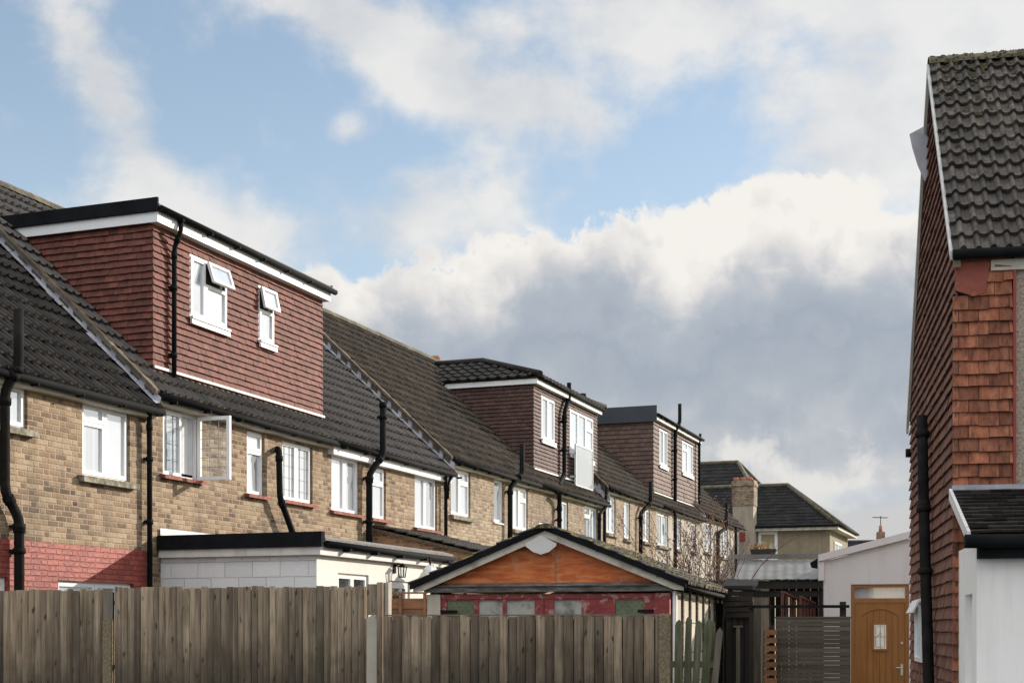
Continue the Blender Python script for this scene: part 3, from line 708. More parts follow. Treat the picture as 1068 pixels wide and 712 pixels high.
# house 6
s0 = 39.9
h = house(s0, 46.0, 5.70, 'brick house without dormer between the two brown dormers, stack pipe on its right', 'brick2', 'rooftile3',
    [[632.6, 515.6, 555, 642, C2, dict(sill='stone')],
     [651, 522, 561, 657, C1, dict(sill='stone')],
     [670.7, 529.7, 564, 677.7, C2, dict(sill='stone')]], step_left=5.21, seed=16)
pipe(h, [P(678.6, 502, s0, -.28), P(678.6, 524, s0, -.28), P(668.3, 535, s0), P(668.2, 610, s0)], .065, M, 'soil_pipe', collars=(fz(668, 541), fz(668, 580)))
pipe(h, [P(633, 508, s0, -.2), P(631, 530, s0, -.15), P(625.2, 536, s0, -.15), P(625, 600, s0, -.15)], .05, M, 'downpipe')
pipe(h, [P(630.5, 530, s0, -.15), P(630.5, 600, s0, -.15)], .05, M, 'waste_pipe')

# house 7 : flat grey-brown dormer
s0 = 46.0
h = house(s0, 52.6, 5.70, 'cream-rendered house with grey-brown flat-roofed dormer edged in dark slate blue', 'creamold', 'rooftile3',
    [[685.6, 534, 568, 696.8, C2, dict(sill='stone')],
     [705.3, 539, 572, 710.3, C1, dict(sill='stone')],
     [720.7, 544.6, 574, 725.8, C1, dict(sill='stone')]], seed=17)
d, a, b, tf, tb = dormer(h, s0, 46.7, 53.3, 8.62, 5.70, 'hunggrey',
    [[686.5, 446.3, 484, 694.9, C2, dict(sill='lead')],
     [710.3, 459, 492, 721.5, CV, dict(sill='lead')]], seed=27, felt='slateblue', felth=.30, tileg=.15, fh=.16)
pipe(d, [P(709, 421, s0, .05), P(709, 440, s0, .05), P(704.2, 450, s0, .18), P(704.2, 525, s0, .18), P(704.2, 534, s0, -.25)], .065, M, 'soil_pipe', collars=(fz(704, 470, .2), fz(704, 500, .2)))
pipe(h, [P(704.2, 534, s0, -.25), P(704.2, 600, s0, -.2)], .065, M, 'soil_pipe')
pipe(d, [P(730.5, 452, s0, .1), P(729.3, 460, s0, .15), P(729.3, 525, s0, .15)], .05, M, 'downpipe')

# house 8
s0 = 52.6
h = house(s0, 59.9, 5.88, 'last house of the terrace, cream-rendered with plain roof and a leaning stack pipe', 'creamold', 'rooftile3',
    [[734.9, 544, 574.6, 741.8, C2, dict(sill='stone')],
     [751.5, 550.5, 580, 759.3, C2, dict(sill='stone')]], step_left=5.70, ends=(False, True), seed=18)
pipe(h, [P(757.7, 525, s0, -.28), P(757.7, 550, s0, -.28), P(748.8, 556, s0), P(748.6, 610, s0)], .075, M, 'soil_pipe')
pipe(h, [P(767.5, 548, s0, -.2), P(767.5, 610, s0, -.15)], .06, M, 'downpipe')

# ------------------------------------------------------------------ extensions on the terrace
# white block extension under the red dormer house
s0 = 17.60
e = empty('rear_extension', tw(s0, 0), TROT, 'single-storey white and cream flat-roofed extension with black roof trim behind fence', 'extension', None)
TD = -2.55; XE = 21.95 - s0
w = MB(); w.quad(((0, TD, 0), (0, 0, 0), (0, 0, 2.60), (0, TD, 2.60))); w.build('block_wall', M['whiteblock'], e)
w = MB(); wy = []
def EX(px): return fs(px, TD) - s0
def EZ(px, py): return fz(px, py, TD)
hl = [(EX(352.5), EX(384.5), .9, EZ(352.5, 597)), (EX(407.5), EX(427.5), .05, EZ(407.5, 605))]
wallq(w, 0, XE, 0, 2.60, TD, hl, depth=.12); w.quad(((XE, TD, 0), (XE, TD, 2.6), (XE, 0, 2.6), (XE, 0, 0))); w.build('rendered_wall', M['cream'], e)
window(e, *hl[0], TD + .04, M, C2, panemat=M['panedark'])
window(e, *hl[1], TD + .04, M, C1, name='glazed_door', panemat=M['panedark'], fw=.09)
f = MB(); f.box(-.05, XE + .2, TD - .10, TD - .07, 2.55, 2.70); f.box(-.08, -.05, TD - .10, -.02, 2.55, 2.70); f.box(-.05, XE + .17, TD - .07, TD - .003, 2.552, 2.57)
f.build('fascia', M['upvcgrey'], e)
f = MB(); f.box(-.12, -.081, TD - .14, -.02, 2.66, 2.87); f.box(-.08, -.02, TD - .14, -.02, 2.71, 2.87); f.box(-.02, XE + .2, TD - .05, -.02, 2.705, 2.76)
f.build('roof_trim', M['felt'], e)
f = MB(); f.prism([(-.02, TD - .15, 2.74), (-.02, TD - .15, 2.78), (-.02, TD + .05, 2.83), (-.02, TD + .4, 2.77)], (XE + .22, 0, 0)); f.build('roof_felt', M['feltgrey'], e)
f = MB(); f.tube([(-.0, TD - .155, 2.70), (XE + .25, TD - .155, 2.68)], .05, 8); f.tube([(XE + .16, TD - .155, 2.68), (XE + .12, TD - .05, 2.5), (XE + .12, TD - .05, .1)], .035, 8)
for i in range(5): f.box(.6 + i * .9, .66 + i * .9, TD - .22, TD - .1, 2.62, 2.66)
f.build('gutter', M['blackpipe'], e)
f = MB(); f.quad(((-.05, -.03, 2.88), (-.05, -.03, 2.98), (3.2, -.03, 2.98), (3.2, -.03, 2.88))); f.build('flashing', M['leadwhite'], e)
# wall lantern
q = (EX(411), TD, EZ(411, 594)); l = empty('wall_lantern', tw(s0, 0) + Vector((0, 0, 0)), TROT, 'small black wall lantern between the window and glazed door of the cream wall', 'lantern')
l.location = tw(s0 + q[0], TD) + Vector((0, 0, q[2]))
f = MB(); f.box(-.04, .04, -.02, 0, -.05, .09); f.tube([(0, -.01, .05), (0, -.08, .10), (0, -.14, .06)], .012, 6); f.build('bracket', M['ironpipe'], l)
f = MB(); f.prism([(-.06, -.20, .04), (.06, -.20, .04), (.06, -.08, .04), (-.06, -.08, .04)], (0, 0, .015)); f.tube([(0, -.14, .055), (0, -.14, .10)], [.06, .01], 8)
for sx in (-1, 1):
    for sy in (-1, 1): f.obox((sx * .05 - .006, -.14 + sy * .05 - .006, .04), (.012, 0, 0), (0, .012, 0), (-sx * .015, -sy * .015, -.15))
f.box(-.04, .04, -.18, -.10, -.12, -.105); f.build('cage', M['ironpipe'], l)
f = MB(); f.box(-.032, .032, -.172, -.108, -.10, .035); f.build('lantern_glass', M['clear'], l)
# bundled white hopper / bag at the roof end
wx = empty('plastic_bag', tw(fs(449, TD - .35), TD - .35) + Vector((0, 0, fz(449, 613, TD - .35))), TROT, 'crumpled white plastic bag hanging at the end of the cream extension beside garage roof', 'bag')
f = MB(); rnd = random.Random(3); rings = []
for k in range(7):
    z = .36 - k * .07; rad = (.05, .10, .16, .20, .21, .16, .06)[k]; rings.append([(math.cos(2 * math.pi * j / 12) * rad * rnd.uniform(.75, 1.25), math.sin(2 * math.pi * j / 12) * rad * rnd.uniform(.75, 1.25), z + rnd.uniform(-.02, .02)) for j in range(12)])
for k in range(6):
    for j in range(12): f.quad((rings[k][j], rings[k + 1][j], rings[k + 1][(j + 1) % 12], rings[k][(j + 1) % 12]), 0)
f.build('bag_body', M['bin'], wx)
f = MB(); f.tube([(0, 0, .34), (0, .02, .50)], .015, 6); f.build('cord', M['ironpipe'], wx)

# red-brick lean-to behind it
s0 = 24.6
e = empty('rear_extension', tw(s0, 0), TROT, 'red-brick lean-to extension with sloping tiled roof beside the cream extension', 'extension')
za, zb_, te = 3.52, 2.90, -2.55
w = MB(); w.quad(((0, te, 0), (0, 0, 0), (0, 0, za - .10), (0, te, zb_ - .10))); w.quad(((0, te, 0), (0, te, zb_ - .1), (3.0, te, zb_ - .1), (3.0, te, 0)))
w.quad(((3.0, te, 0), (3.0, te, zb_ - .1), (3.0, 0, za - .1), (3.0, 0, 0))); w.build('wall', M['redbrick'], e)
t = MB(); sl = (za - zb_) / -te; V = Vector((0, 1, sl)).normalized(); N = Vector((0, -sl, 1)).normalized(); L = math.hypot(te - .15, za - zb_)
tiles(t, (0, te - .15, zb_ - .02 - .15 * sl), (1, 0, 0), V, N, lambda v: (-.08, 3.1), L, 11, .15, .03, .028, seed=8)
t.quad(((-.05, te - .12, zb_ - .08), (3.08, te - .12, zb_ - .08), (3.08, -.01, za - .04), (-.05, -.01, za - .04)))
t.build('roof', M['rooftile'], e)
t = MB(); t.obox((-.06, te - .1, zb_ - .13), (.08, 0, 0), (0, -te + .08, za - zb_ + .01), (0, 0, .06)); t.build('verge', M['mortar'], e)

# low back addition in front of the far end of the terrace
s0 = 45.5
e = empty('rear_extension', tw(s0, 0), TROT, 'low beige flat-roofed extension with black roof edge at the far end of the terrace', 'extension')
w = MB(); w.box(0, 14.2, -3.0, -.02, 0, 3.0); w.build('wall', M['beige'], e)
w = MB(); w.box(-.15, 14.4, -3.2, -.03, 3.02, 3.12); w.tube([(-.1, -3.24, 3.0), (14.4, -3.24, 3.0)], .06, 8); w.build('roof', M['felt'], e)
for k in (2.2, 8.4):
    window(e, k, k + 1.2, 1.4, 2.4, -3.05, M, C2)

# ------------------------------------------------------------------ far building past the end of the terrace
e = empty('house', tw(62, 0), TROT, 'tan pebbledashed house with black hipped roofs at the end of the terrace', 'house')
LZ = 5.97
hl = [(tq(811, 62), tq(791, 62), fz(800, 0) * 0 + CAMZ + (HY - 583) / F * 62, CAMZ + (HY - 554) / F * 62)]
w = MB(); w.box(0, 6, -3.5, 6.0, 0, LZ); w.box(6, 12, -1.0, 8.0, 0, LZ); w.build('wall', M['farpebble'], e)
rf = MB()
def hipface(mb, p0, p1, p2, p3, rows, seed, m=0):
    """slate courses on a face whose eave is p0-p1 and whose top is p3-p2"""
    p0, p1, p2, p3 = map(Vector, (p0, p1, p2, p3)); U = (p1 - p0); Lu = U.length; U.normalize()
    Nn = U.cross(p3 - p0 if (p3 - p0).length > .1 else p2 - p0).normalized()
    if Nn.z < 0: Nn = -Nn
    V = Nn.cross(U).normalized()
    if V.z < 0: V = -V
    h = (p3 - p0).dot(V); a3 = (p3 - p0).dot(U); a2 = (p2 - p0).dot(U)
    plain(mb, p0, U, V, Nn, lambda v: (a3 * v / h, Lu + (a2 - Lu) * v / h), h, h / rows, .30, lift=.022, m=m, seed=seed, jit=.006)
    mb.quad((p0, p1, p2, p3), m)
ex0, ex1, ey0, ey1 = -.3, 6.3, -3.85, 6.0
ra, rb, rz = -1.2, 6.0, 8.05
hipface(rf, (ex0, ey1, LZ), (ex0, ey0, LZ), (3.0, ra, rz), (3.0, rb, rz), 13, 3)
hipface(rf, (ex0, ey0, LZ), (ex1, ey0, LZ), (3.0, ra, rz), (3.0, ra, rz), 13, 4)
hipface(rf, (ex1, ey0, LZ), (ex1, ey1, LZ), (3.0, rb, rz), (3.0, ra, rz), 13, 5)
rf.build('roof', M['slatetile'], e)
rf = MB()
hipface(rf, (.4, 10, LZ + .2), (.4, -1.0, LZ + .2), (6.0, 1.7, 9.55), (6.0, 9, 9.55), 17, 6)
hipface(rf, (.4, -1.0, LZ + .2), (12, -1.0, LZ + .2), (6.0, 1.7, 9.55), (6.0, 1.7, 9.55), 17, 7)
hipface(rf, (12, -1, LZ + .2), (12, 10, LZ + .2), (6.0, 9, 9.55), (6.0, 1.7, 9.55), 17, 8)
rf.build('rear_roof', M['slatetile'], e)
rf = MB()
for p, q in (((ex0, ey0, LZ + .06), (3.0, ra, rz + .06)), ((3.0, ra, rz + .06), (3.0, rb, rz + .06)), ((ex1, ey0, LZ + .06), (3.0, ra, rz + .06)), ((.4, -1, LZ + .26), (6, 1.7, 9.6)), ((6, 1.7, 9.6), (6, 9, 9.6)), ((12, -1, LZ + .26), (6, 1.7, 9.6))):
    rf.tube([p, q], .10, 6)
rf.build('hip_tiles', M['ridge'], e)
f = MB(); f.box(-.32, -.28, ey0, 5.9, LZ - .16, LZ + .02); f.box(-.32, 6.3, ey0 - .04, ey0, LZ - .16, LZ + .02); f.box(-.28, 6.3, ey0, -3.5, LZ - .16, LZ - .13); f.box(-.28, 0, -3.5, 5.9, LZ - .16, LZ - .13)
f.build('fascia', M['flakywhite'], e)
f = MB(); f.tube([(-.38, 5.9, LZ + .02), (-.38, ey0 - .1, LZ + .02), (6.3, ey0 - .1, LZ + .02)], .06, 8); f.build('gutter', M['felt'], e)
def ewindow(e, t0, t1, z0, z1, x, cells, pmat=None, lab=None):
    # window in the wall that faces back along the terrace: built flat, then turned
    o = window(e, 0, t1 - t0, z0, z1, 0, M, cells, panemat=pmat, fw=.10, label=lab, sill='upvc')
    o.location = (x, t1, 0); o.rotation_euler = (0, 0, -math.pi / 2); return o
ewindow(e, hl[0][0], hl[0][1], hl[0][2], hl[0][3], -.04, C1, M['panetan'])
o = window(e, 1.2, 3.6, 3.6, 5.4, -3.54, M, C2, fw=.08)
c = MB(); c.box(-.8, -.05, -.35, .55, 0, 6.9); c.build('chimney', M['beige'], e)
c = MB(); c.box(-.83, -.02, -.38, .58, 6.9, 8.0); c.box(-.86, .01, -.41, .61, 7.75, 7.88); cs = c.build('chimney_head', M['brick3'], e)
c = MB()
for k in range(3): c.tube([(-.4, -.18 + k * .28, 8.0), (-.4, -.1 + k * .3, 8.12), (-.4, -.1 + k * .3, 8.16)], [.12, .11, .10], 8)
c.build('chimney_pots', M['terracotta'], e)
c = MB(); c.box(-.83, -.80, .0, .4, 5.35, 5.75); c.build('wall_vent', M['redtrim'], e)

# house far behind on the right with a chimney and aerial
hx, hy = (902 - CX) / F * 85, 85.0
e = empty('house', (hx, hy, 0), -R(8), 'distant dark-roofed house just showing above the pale lilac outbuilding', 'house')
w = MB(); w.box(-2.5, 7, 0, 7, 0, 5.2); w.build('wall', M['farpebble'], e)
rf = MB(); hipface(rf, (-2.8, -.3, 5.2), (7.3, -.3, 5.2), (7.3, 3.5, 7.1), (-1.5, 3.5, 7.1), 16, 9); rf.quad(((-2.8, 7.3, 5.2), (-1.5, 3.5, 7.1), (7.3, 3.5, 7.1), (7.3, 7.3, 5.2))); rf.quad(((-2.8, -.3, 5.2), (-2.8, 7.3, 5.2), (-1.5, 3.5, 7.1), (-1.5, 3.5, 7.1)))
rf.build('roof', M['slatetile'], e)
c = MB(); c.box(1.1, 1.55, 3.2, 3.9, 5.5, 7.6); c.build('chimney', M['redbrick'], e)
c = MB(); c.tube([(1.32, 3.5, 7.6), (1.32, 3.5, 8.0)], [.12, .10], 8); c.build('chimney_pot', M['terracotta'], e)
a_ = empty('tv_aerial', Vector((hx, hy, 0)) + Vector((1.8, 3.3, 6.9)), R(20), 'thin television aerial on the distant dark roof', 'aerial')
c = MB(); c.tube([(0, 0, 0), (0, 0, 1.7)], .025, 6); c.build('mast', M['ironpipe'], a_)
c = MB(); c.tube([(-.55, 0, 1.6), (.5, 0, 1.6)], .02, 6)
for k in range(7): c.tube([(-.5 + k * .15, -.22, 1.6), (-.5 + k * .15, .22, 1.6)], .014, 5)
c.build('boom', M['ironpipe'], a_)

# ------------------------------------------------------------------ the house on the right
o = Vector((3.955, 12.6, 0))
e = empty('tile_hung_house', o, RROT, 'tall house on the right hung with clay tiles under a mossy grey pantiled roof', 'house')
EZ_, AZ, FZ, AD, FD = 4.86, 7.38, 4.18, 2.27, 5.0
PF = (AZ - EZ_) / AD; PB = (AZ - FZ) / (FD - AD)
w = MB()
w.prism([(0, 0, 0), (0, FD, 0), (0, FD, FZ - .08), (0, AD, AZ - .08), (0, 0, EZ_ - .08)], (.12, 0, 0)); w.build('side_wall', M['room'], e)
w = MB(); wallq(w, .47, 6.5, 0, EZ_ - .02, 0, []); w.quad(((6.5, 0, 0), (6.5, FD, 0), (6.5, FD, FZ), (6.5, 0, EZ_))); w.quad(((0, FD, 0), (6.5, FD, 0), (6.5, FD, FZ), (0, FD, FZ)))
w.build('pebbledash_wall', M['pebble'], e)
w = MB(); w.quad(((.12, .0, 0), (.47, .0, 0), (.47, .0, EZ_), (.12, .0, EZ_))); w.build('backing', M['room'], e)
t = MB()
def srng(v):
    lo = 0 if v < EZ_ - .12 else (v - EZ_ + .14) / PF
    hi = FD if v < FZ - .12 else FD - (v - FZ + .14) / PB
    return (lo - (.03 if v < EZ_ - .12 else 0), hi)
plain(t, (0, 0, .35), (0, 1, 0), (0, 0, 1), (-1, 0, 0), lambda v: srng(v + .35), AZ - .5, .115, .17, lift=.030, seed=31, jit=.005, base=.016)
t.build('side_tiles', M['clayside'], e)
t = MB()
plain(t, (0, 0, .35), (1, 0, 0), (0, 0, 1), (0, -1, 0), lambda v: (-.05, .455), 4.45 - .35, .115, .17, lift=.03, seed=32, jit=.008, base=.016)
plain(t, (0, 0, 4.45), (1, 0, 0), (0, 0, 1), (0, -1, 0), lambda v: (.24 if v > .115 else .10, .455), .36, .12 if True else 0, .15, lift=.03, seed=33, jit=.012, base=.016)
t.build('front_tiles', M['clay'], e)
t = MB(); rnd = random.Random(9)      # ragged patch of red cement at the corner
pts = [(-.03, 4.50), (.05, 4.47), (.13, 4.44), (.22, 4.47), (.245, 4.60), (.26, 4.72), (.255, 4.83), (-.035, 4.83), (-.03, 4.66)]
t.prism([(x, -.045, z) for x, z in pts], (0, .04, 0)); t.build('cement_patch', M['redmortar'], e)
t = MB(); t.box(.27, 6.5, -.05, -.003, EZ_ - .20, EZ_ - .105); t.build('fascia', M['sillcream'], e)
t = MB(); t.box(.458, .482, -.045, -.002, 2.75, EZ_ - .135); t.build('corner_bead', M['redtrim'], e)
t = MB(); t.tube([(-.06, -.12, EZ_ - .06), (6.5, -.12, EZ_ - .07)], .045, 10); t.build('gutter', M['blackpipe'], e)
rf = MB(); SF = math.hypot(1, PF); V = Vector((0, 1, PF)) / SF; N = Vector((0, -PF, 1)) / SF
tiles(rf, (0, -.06, EZ_ + .04 - .06 * PF), (1, 0, 0), V, N, lambda v: (-.055, 6.5), (AD + .06) * SF, 15, .128, .034, .040, seed=41, jit=.007, k=(0, .08, .16, .25, .34, .42, .5, .75, 1.0))
rf.quad(((-.04, AD, AZ), (6.5, AD, AZ), (6.5, FD + .1, FZ - .1), (-.04, FD + .1, FZ - .1)))
rf.quad(((-.03, -.04, EZ_ - .06), (-.03, AD, AZ - .01), (6.5, AD, AZ - .01), (6.5, -.04, EZ_ - .06)))
rf.box(-.045, 0, AD, FD, 0, 0) if False else None
ro = rf.build('roof', M['righttile'], e)
rd = MB(); rnd = random.Random(4)
for k in range(15):
    x0 = -.06 + k * .44; n = 8
    pts = [(AD + .12 * math.cos(math.pi * j / n), AZ - .01 + .10 * math.sin(math.pi * j / n)) for j in range(n + 1)]; dz = rnd.uniform(-.006, .006)
    for j in range(n): rd.quad(((x0, pts[j][0], pts[j][1] + dz), (x0 + .435, pts[j][0], pts[j][1]), (x0 + .435, pts[j + 1][0], pts[j + 1][1]), (x0, pts[j + 1][0], pts[j + 1][1] + dz)), 0, rnd.random())
rd.build('ridge_tiles', M['ridge'], ro)
rl_ = MB()
for k in range(500):
    x = rnd.uniform(-.05, 3.6); a_ = rnd.uniform(math.pi * .5, math.pi * 1.05); c0 = Vector((x, AD + .115 * math.cos(a_), AZ - .01 + .098 * math.sin(a_))); rr_ = rnd.uniform(.006, .022); nn = Vector((0, math.cos(a_), math.sin(a_)))
    tt_ = nn.cross(Vector((1, 0, 0))); ring = [c0 + Vector((math.cos(j) * rr_ * rnd.uniform(.7, 1.5), 0, 0)) + tt_ * math.sin(j) * rr_ for j in range(6)]
    for j in range(6): rl_.quad((ring[j], ring[(j + 1) % 6], c0 + nn * rr_ * .8), 0, rnd.random())
rl_.build('moss', M['moss'], ro)
ms = MB()                              # moss cushions on the upper courses
for k in range(420):
    v = (1 - abs(rnd.gauss(0, .22))) ; v = max(.35, min(.985, v)); x = rnd.uniform(0, 3.2) if k % 3 else rnd.uniform(0, .5); rr_ = rnd.uniform(.008, .026)
    c0 = Vector((x, -.12 + (AD + .12) * v, EZ_ + .03 - .12 * PF + (AD + .12) * PF * v)) + N * .035
    n = 6; ring = [c0 + Vector((math.cos(2 * math.pi * j / n) * rr_ * rnd.uniform(.7, 1.4), 0, 0)) + V * math.sin(2 * math.pi * j / n) * rr_ for j in range(n)]
    for j in range(n): ms.quad((ring[j], ring[(j + 1) % n], c0 + N * rr_ * .7), 0, rnd.random())
ms.build('moss', M['moss'], ro)
t = MB(); t.obox((-.075, -.04, EZ_ - .085), (.03, 0, 0), (0, AD + .02, (AD + .02) * PF), (0, 0, .075))
t.obox((-.075, AD - .02, AZ - .135), (.03, 0, 0), (0, FD - AD + .1, -(FD - AD + .1) * PB), (0, 0, .10)); t.build('verge_board', M['upvcgrey'], e)
t = MB(); rnd = random.Random(2)       # mortar bedding with ragged edge
for k in range(20):
    y = -.1 + (AD + .05) * k / 20; ln = (AD + .05) / 20
    t.obox((-.05, y, EZ_ - .06 + (y) * PF), (.06, 0, 0), (0, ln, ln * PF), (0, 0, .05 + rnd.uniform(0, .012)), 0, rnd.random())
t.build('verge', M['mortar'], e)
# lead flap sticking out from the gable
def RL(X, Y, Z):                       # world point to this house's local frame
    dx, dy = X - o.x, Y - o.y; return Vector((dx * RC - dy * RS, dx * RS + dy * RC, Z))
t = MB(); fl = [RL((px - CX) / F * 15.2, 15.2, CAMZ + (HY - py) / F * 15.2) for px, py in ((969, 129), (948.6, 140), (951.5, 154), (957, 172), (964.5, 189), (971, 176))]
bk = [p + Vector((.10, .05, 0)) + Vector((.0, .012 * k, 0)) for k, p in enumerate(fl)]
t.prism(fl, (.0, .015, 0)); t.quad((fl[0], fl[1], fl[1] + Vector((.30, .45, .05)), fl[0] + Vector((.25, .45, .03)))); t.quad((fl[1], fl[2], fl[2] + Vector((.26, .5, 0)), fl[1] + Vector((.30, .45, .05))))
t.build('lead_flap', M['leadlight'], e)
pipe(e, [(-.115, 2.34, 3.74), (-.12, 2.10, 2.9), (-.12, 1.50, .95), (-.12, 1.4, .05)], .055, M, 'soil_pipe', collars=(3.55, 2.75, 2.1), mat='ironpipe')
pipe(e, [(-.06, 4.9, 3.62), (-.06, 4.9, 3.72)], .035, M, 'roof_vent', mat='ironpipe')
# small side window with its vent open
sw = MB(); y0, y1, z0_, z1_ = 3.0, 3.9, 1.15, 1.85
sw.box(-.07, -.02, y0, y0 + .05, z0_, z1_); sw.box(-.07, -.02, y1 - .05, y1, z0_, z1_); sw.box(-.07, -.02, y0 + .05, y1 - .05, z0_, z0_ + .05); sw.box(-.07, -.02, y0 + .05, y1 - .05, z1_ - .05, z1_)
sw.obox((-.08, y0, z1_ - .02), (0, y1 - y0, 0), (-.07, 0, -.14), (-.015, 0, .01)); wf = sw.build('window', M['upvc'], e)
sw = MB(); sw.quad(((-.05, y0 + .05, z0_ + .05), (-.05, y0 + .05, z1_ - .05), (-.05, y1 - .05, z1_ - .05), (-.05, y1 - .05, z0_ + .05))); sw.build('pane', M['pane'], wf)

# porch on the front of it
e = empty('porch', o, RROT, 'white-rendered porch with small lean-to tiled roof on front of the right house', 'porch')
PD = -1.30
w = MB(); w.box(.115, 3.5, PD + .12, -.06, 0, 2.15)
w.box(.0, 3.5, PD, PD + .12, 0, 2.15); w.box(.0, .115, PD + .12, -.72, 0, .75); w.box(.0, .115, PD + .12, PD + .45, .75, 2.15)
w.box(0, .115, -.62, -.06, 0, 2.15); w.box(0, .115, PD + .45, -.62, 0, .75); w.box(0, .115, PD + .45, -.62, 1.78, 2.15)
w.v = []; w.f = []; w.m = []; w.t = []; w.sm = []
# outer skin with a slot window in the side
w.quad(((0, PD, 0), (3.5, PD, 0), (3.5, PD, 2.2), (0, PD, 2.2)))
sa, sb, sc, sd = PD + .28, PD + .78, .95, 1.80
ys = [PD, sa, sb, -.003]; zs = [0, sc, sd, 2.2]
for i in range(3):
    for k in range(3):
        if i == 1 and k == 1: continue
        w.quad(((0, ys[i + 1], zs[k]), (0, ys[i], zs[k]), (0, ys[i], zs[k + 1]), (0, ys[i + 1], zs[k + 1])))
w.quad(((0, sa, sc), (.12, sa, sc), (.12, sa, sd), (0, sa, sd))); w.quad(((.12, sb, sc), (0, sb, sc), (0, sb, sd), (.12, sb, sd)))
w.quad(((0, sa, sc), (0, sb, sc), (.12, sb, sc), (.12, sa, sc))); w.quad(((0, sa, sd), (.12, sa, sd), (.12, sb, sd), (0, sb, sd)))
w.quad(((3.5, PD, 0), (3.5, 0, 0), (3.5, 0, 2.2), (3.5, PD, 2.2))); w.quad(((0, PD, 2.2), (3.5, PD, 2.2), (3.5, 0, 2.6), (0, 0, 2.6)))
w.build('wall', M['whiterender'], e)
f = MB(); f.box(.06, .10, sa, sa + .05, sc, sd); f.box(.06, .10, sb - .05, sb, sc, sd); f.box(.06, .10, sa + .05, sb - .05, sd - .05, sd); f.box(.06, .10, sa + .05, sb - .05, sc, sc + .05)
wf = f.build('window', M['upvc'], e); f = MB(); f.quad(((.08, sa + .05, sc + .05), (.08, sb - .05, sc + .05), (.08, sb - .05, sd - .05), (.08, sa + .05, sd - .05))); f.build('pane', M['pane'], wf)
f = MB(); f.box(-.03, .06, sa - .02, sb + .02, sc - .03, sc - .001); f.build('sill', M['upvc'], wf)
t = MB(); ps = (2.74 - 2.27) / 1.38; V = Vector((0, 1, ps)).normalized(); N = Vector((0, -ps, 1)).normalized()
plain(t, (0, PD - .13, 2.25), (1, 0, 0), V, N, lambda v: (-.06, 3.5), math.hypot(1.40, .48), .125, .17, lift=.03, seed=51, jit=.006)
t.quad(((-.05, PD - .12, 2.245), (3.5, PD - .12, 2.245), (3.5, -.05, 2.73), (-.05, -.05, 2.73)))
t.build('roof', M['rooftile2'], e)
t = MB(); t.obox((-.085, PD - .13, 2.18), (.025, 0, 0), (0, 1.38, .47), (0, 0, .10)); t.build('verge_board', M['upvcgrey'], e)
t = MB(); t.box(-.06, 3.5, -.055, -.048, 2.70, 2.78); t.build('flashing', M['lead'], e)
t = MB(); t.box(.0, 3.5, PD - .12, PD - .003, 2.07, 2.22); t.build('fascia', M['felt'], e)
t = MB(); t.tube([(-.11, PD - .17, 2.20), (3.5, PD - .17, 2.19)], .055, 10); t.build('gutter', M['blackpipe'], e)

# ------------------------------------------------------------------ lilac outbuilding with the oak door
def px3(px, py, Y): return ((px - CX) / F * Y, Y, CAMZ + (HY - py) / F * Y)
AY = 23.0; ax = (859.5 - CX) / F * AY
o2 = Vector((ax, AY, 0))
def RX(px, oo=o2, d=0.0):              # run along the front wall for a bearing
    r = (px - CX) / F; return (r * (oo.y + d * RC) - oo.x - d * RS) / (RC + r * RS)
def RZ(px, py, oo=o2):
    x = RX(px, oo); return CAMZ + (HY - py) / F * (oo.y - x * RS)
e = empty('outbuilding', o2, RROT, 'pale lilac rendered outbuilding with sloping parapet beside the tall house', 'outbuilding')
za, zb_ = RZ(859.5, 583), RZ(952, 559.5); xb = RX(952)
dx0, dx1, dzt = RX(887.5), RX(948), RZ(887.5, 609)
w = MB(); sl = (zb_ - za) / xb
for (p, q, zlo) in ((0, dx0, 0), (dx0, dx1, dzt), (dx1, 3.2, 0)):
    w.quad(((p, 0, zlo), (q, 0, zlo), (q, 0, za + sl * q - .03), (p, 0, za + sl * p - .03)))
w.quad(((dx0, 0, 0), (dx0, .2, 0), (dx0, .2, dzt), (dx0, 0, dzt))); w.quad(((dx1, .2, 0), (dx1, 0, 0), (dx1, 0, dzt), (dx1, .2, dzt))); w.quad(((dx0, 0, dzt), (dx0, .2, dzt), (dx1, .2, dzt), (dx1, 0, dzt)))
w.quad(((0, 4, 0), (0, 0, 0), (0, 0, za - .03), (0, 4, za - .03))); w.quad(((0, 0, za - .05), (3.2, 0, za + sl * 3.2 - .05), (3.2, 4, za + sl * 3.2 - .05), (0, 4, za - .05)))
w.build('wall', M['lilac'], e)
c = MB(); c.obox((-.09, -.08, za - .035), (3.3, 0, 3.3 * sl), (0, .34, 0), (0, 0, .11)); c.build('coping', M['lilac'], e)
c = MB(); c.box(-.09, .0, -.05, .3, za - .34, za - .04); c.build('kneeler', M['lilac'], e)
c = MB(); c.prism([(-.22, .05, za - .05), (-.10, .05, za + .02), (-.10, .05, za - .14), (-.2, .05, za - .12)], (0, .2, 0)); c.build('gutter_end', M['felt'], e)
dt = RZ(887.5, 625.5); W = dx1 - dx0
f = MB(); f.box(dx0, dx0 + .055, .02, .12, 0, dzt); f.box(dx1 - .055, dx1, .02, .12, 0, dzt); f.box(dx0 + .055, dx1 - .055, .02, .12, dzt - .05, dzt); f.box(dx0 + .055, dx1 - .055, .02, .12, dt - .03, dt + .03)
fr = f.build('door_frame', M['oak'], e)
f = MB(); f.quad(((dx0 + .055, .09, dt + .03), (dx1 - .055, .09, dt + .03), (dx1 - .055, .09, dzt - .05), (dx0 + .055, .09, dzt - .05))); f.build('fanlight', M['pane'], fr)
f = MB(); L0, L1 = dx0 + .058, dx1 - .058; top = dt - .035
f.box(L0, L1, .055, .10, .02, top)                       # leaf
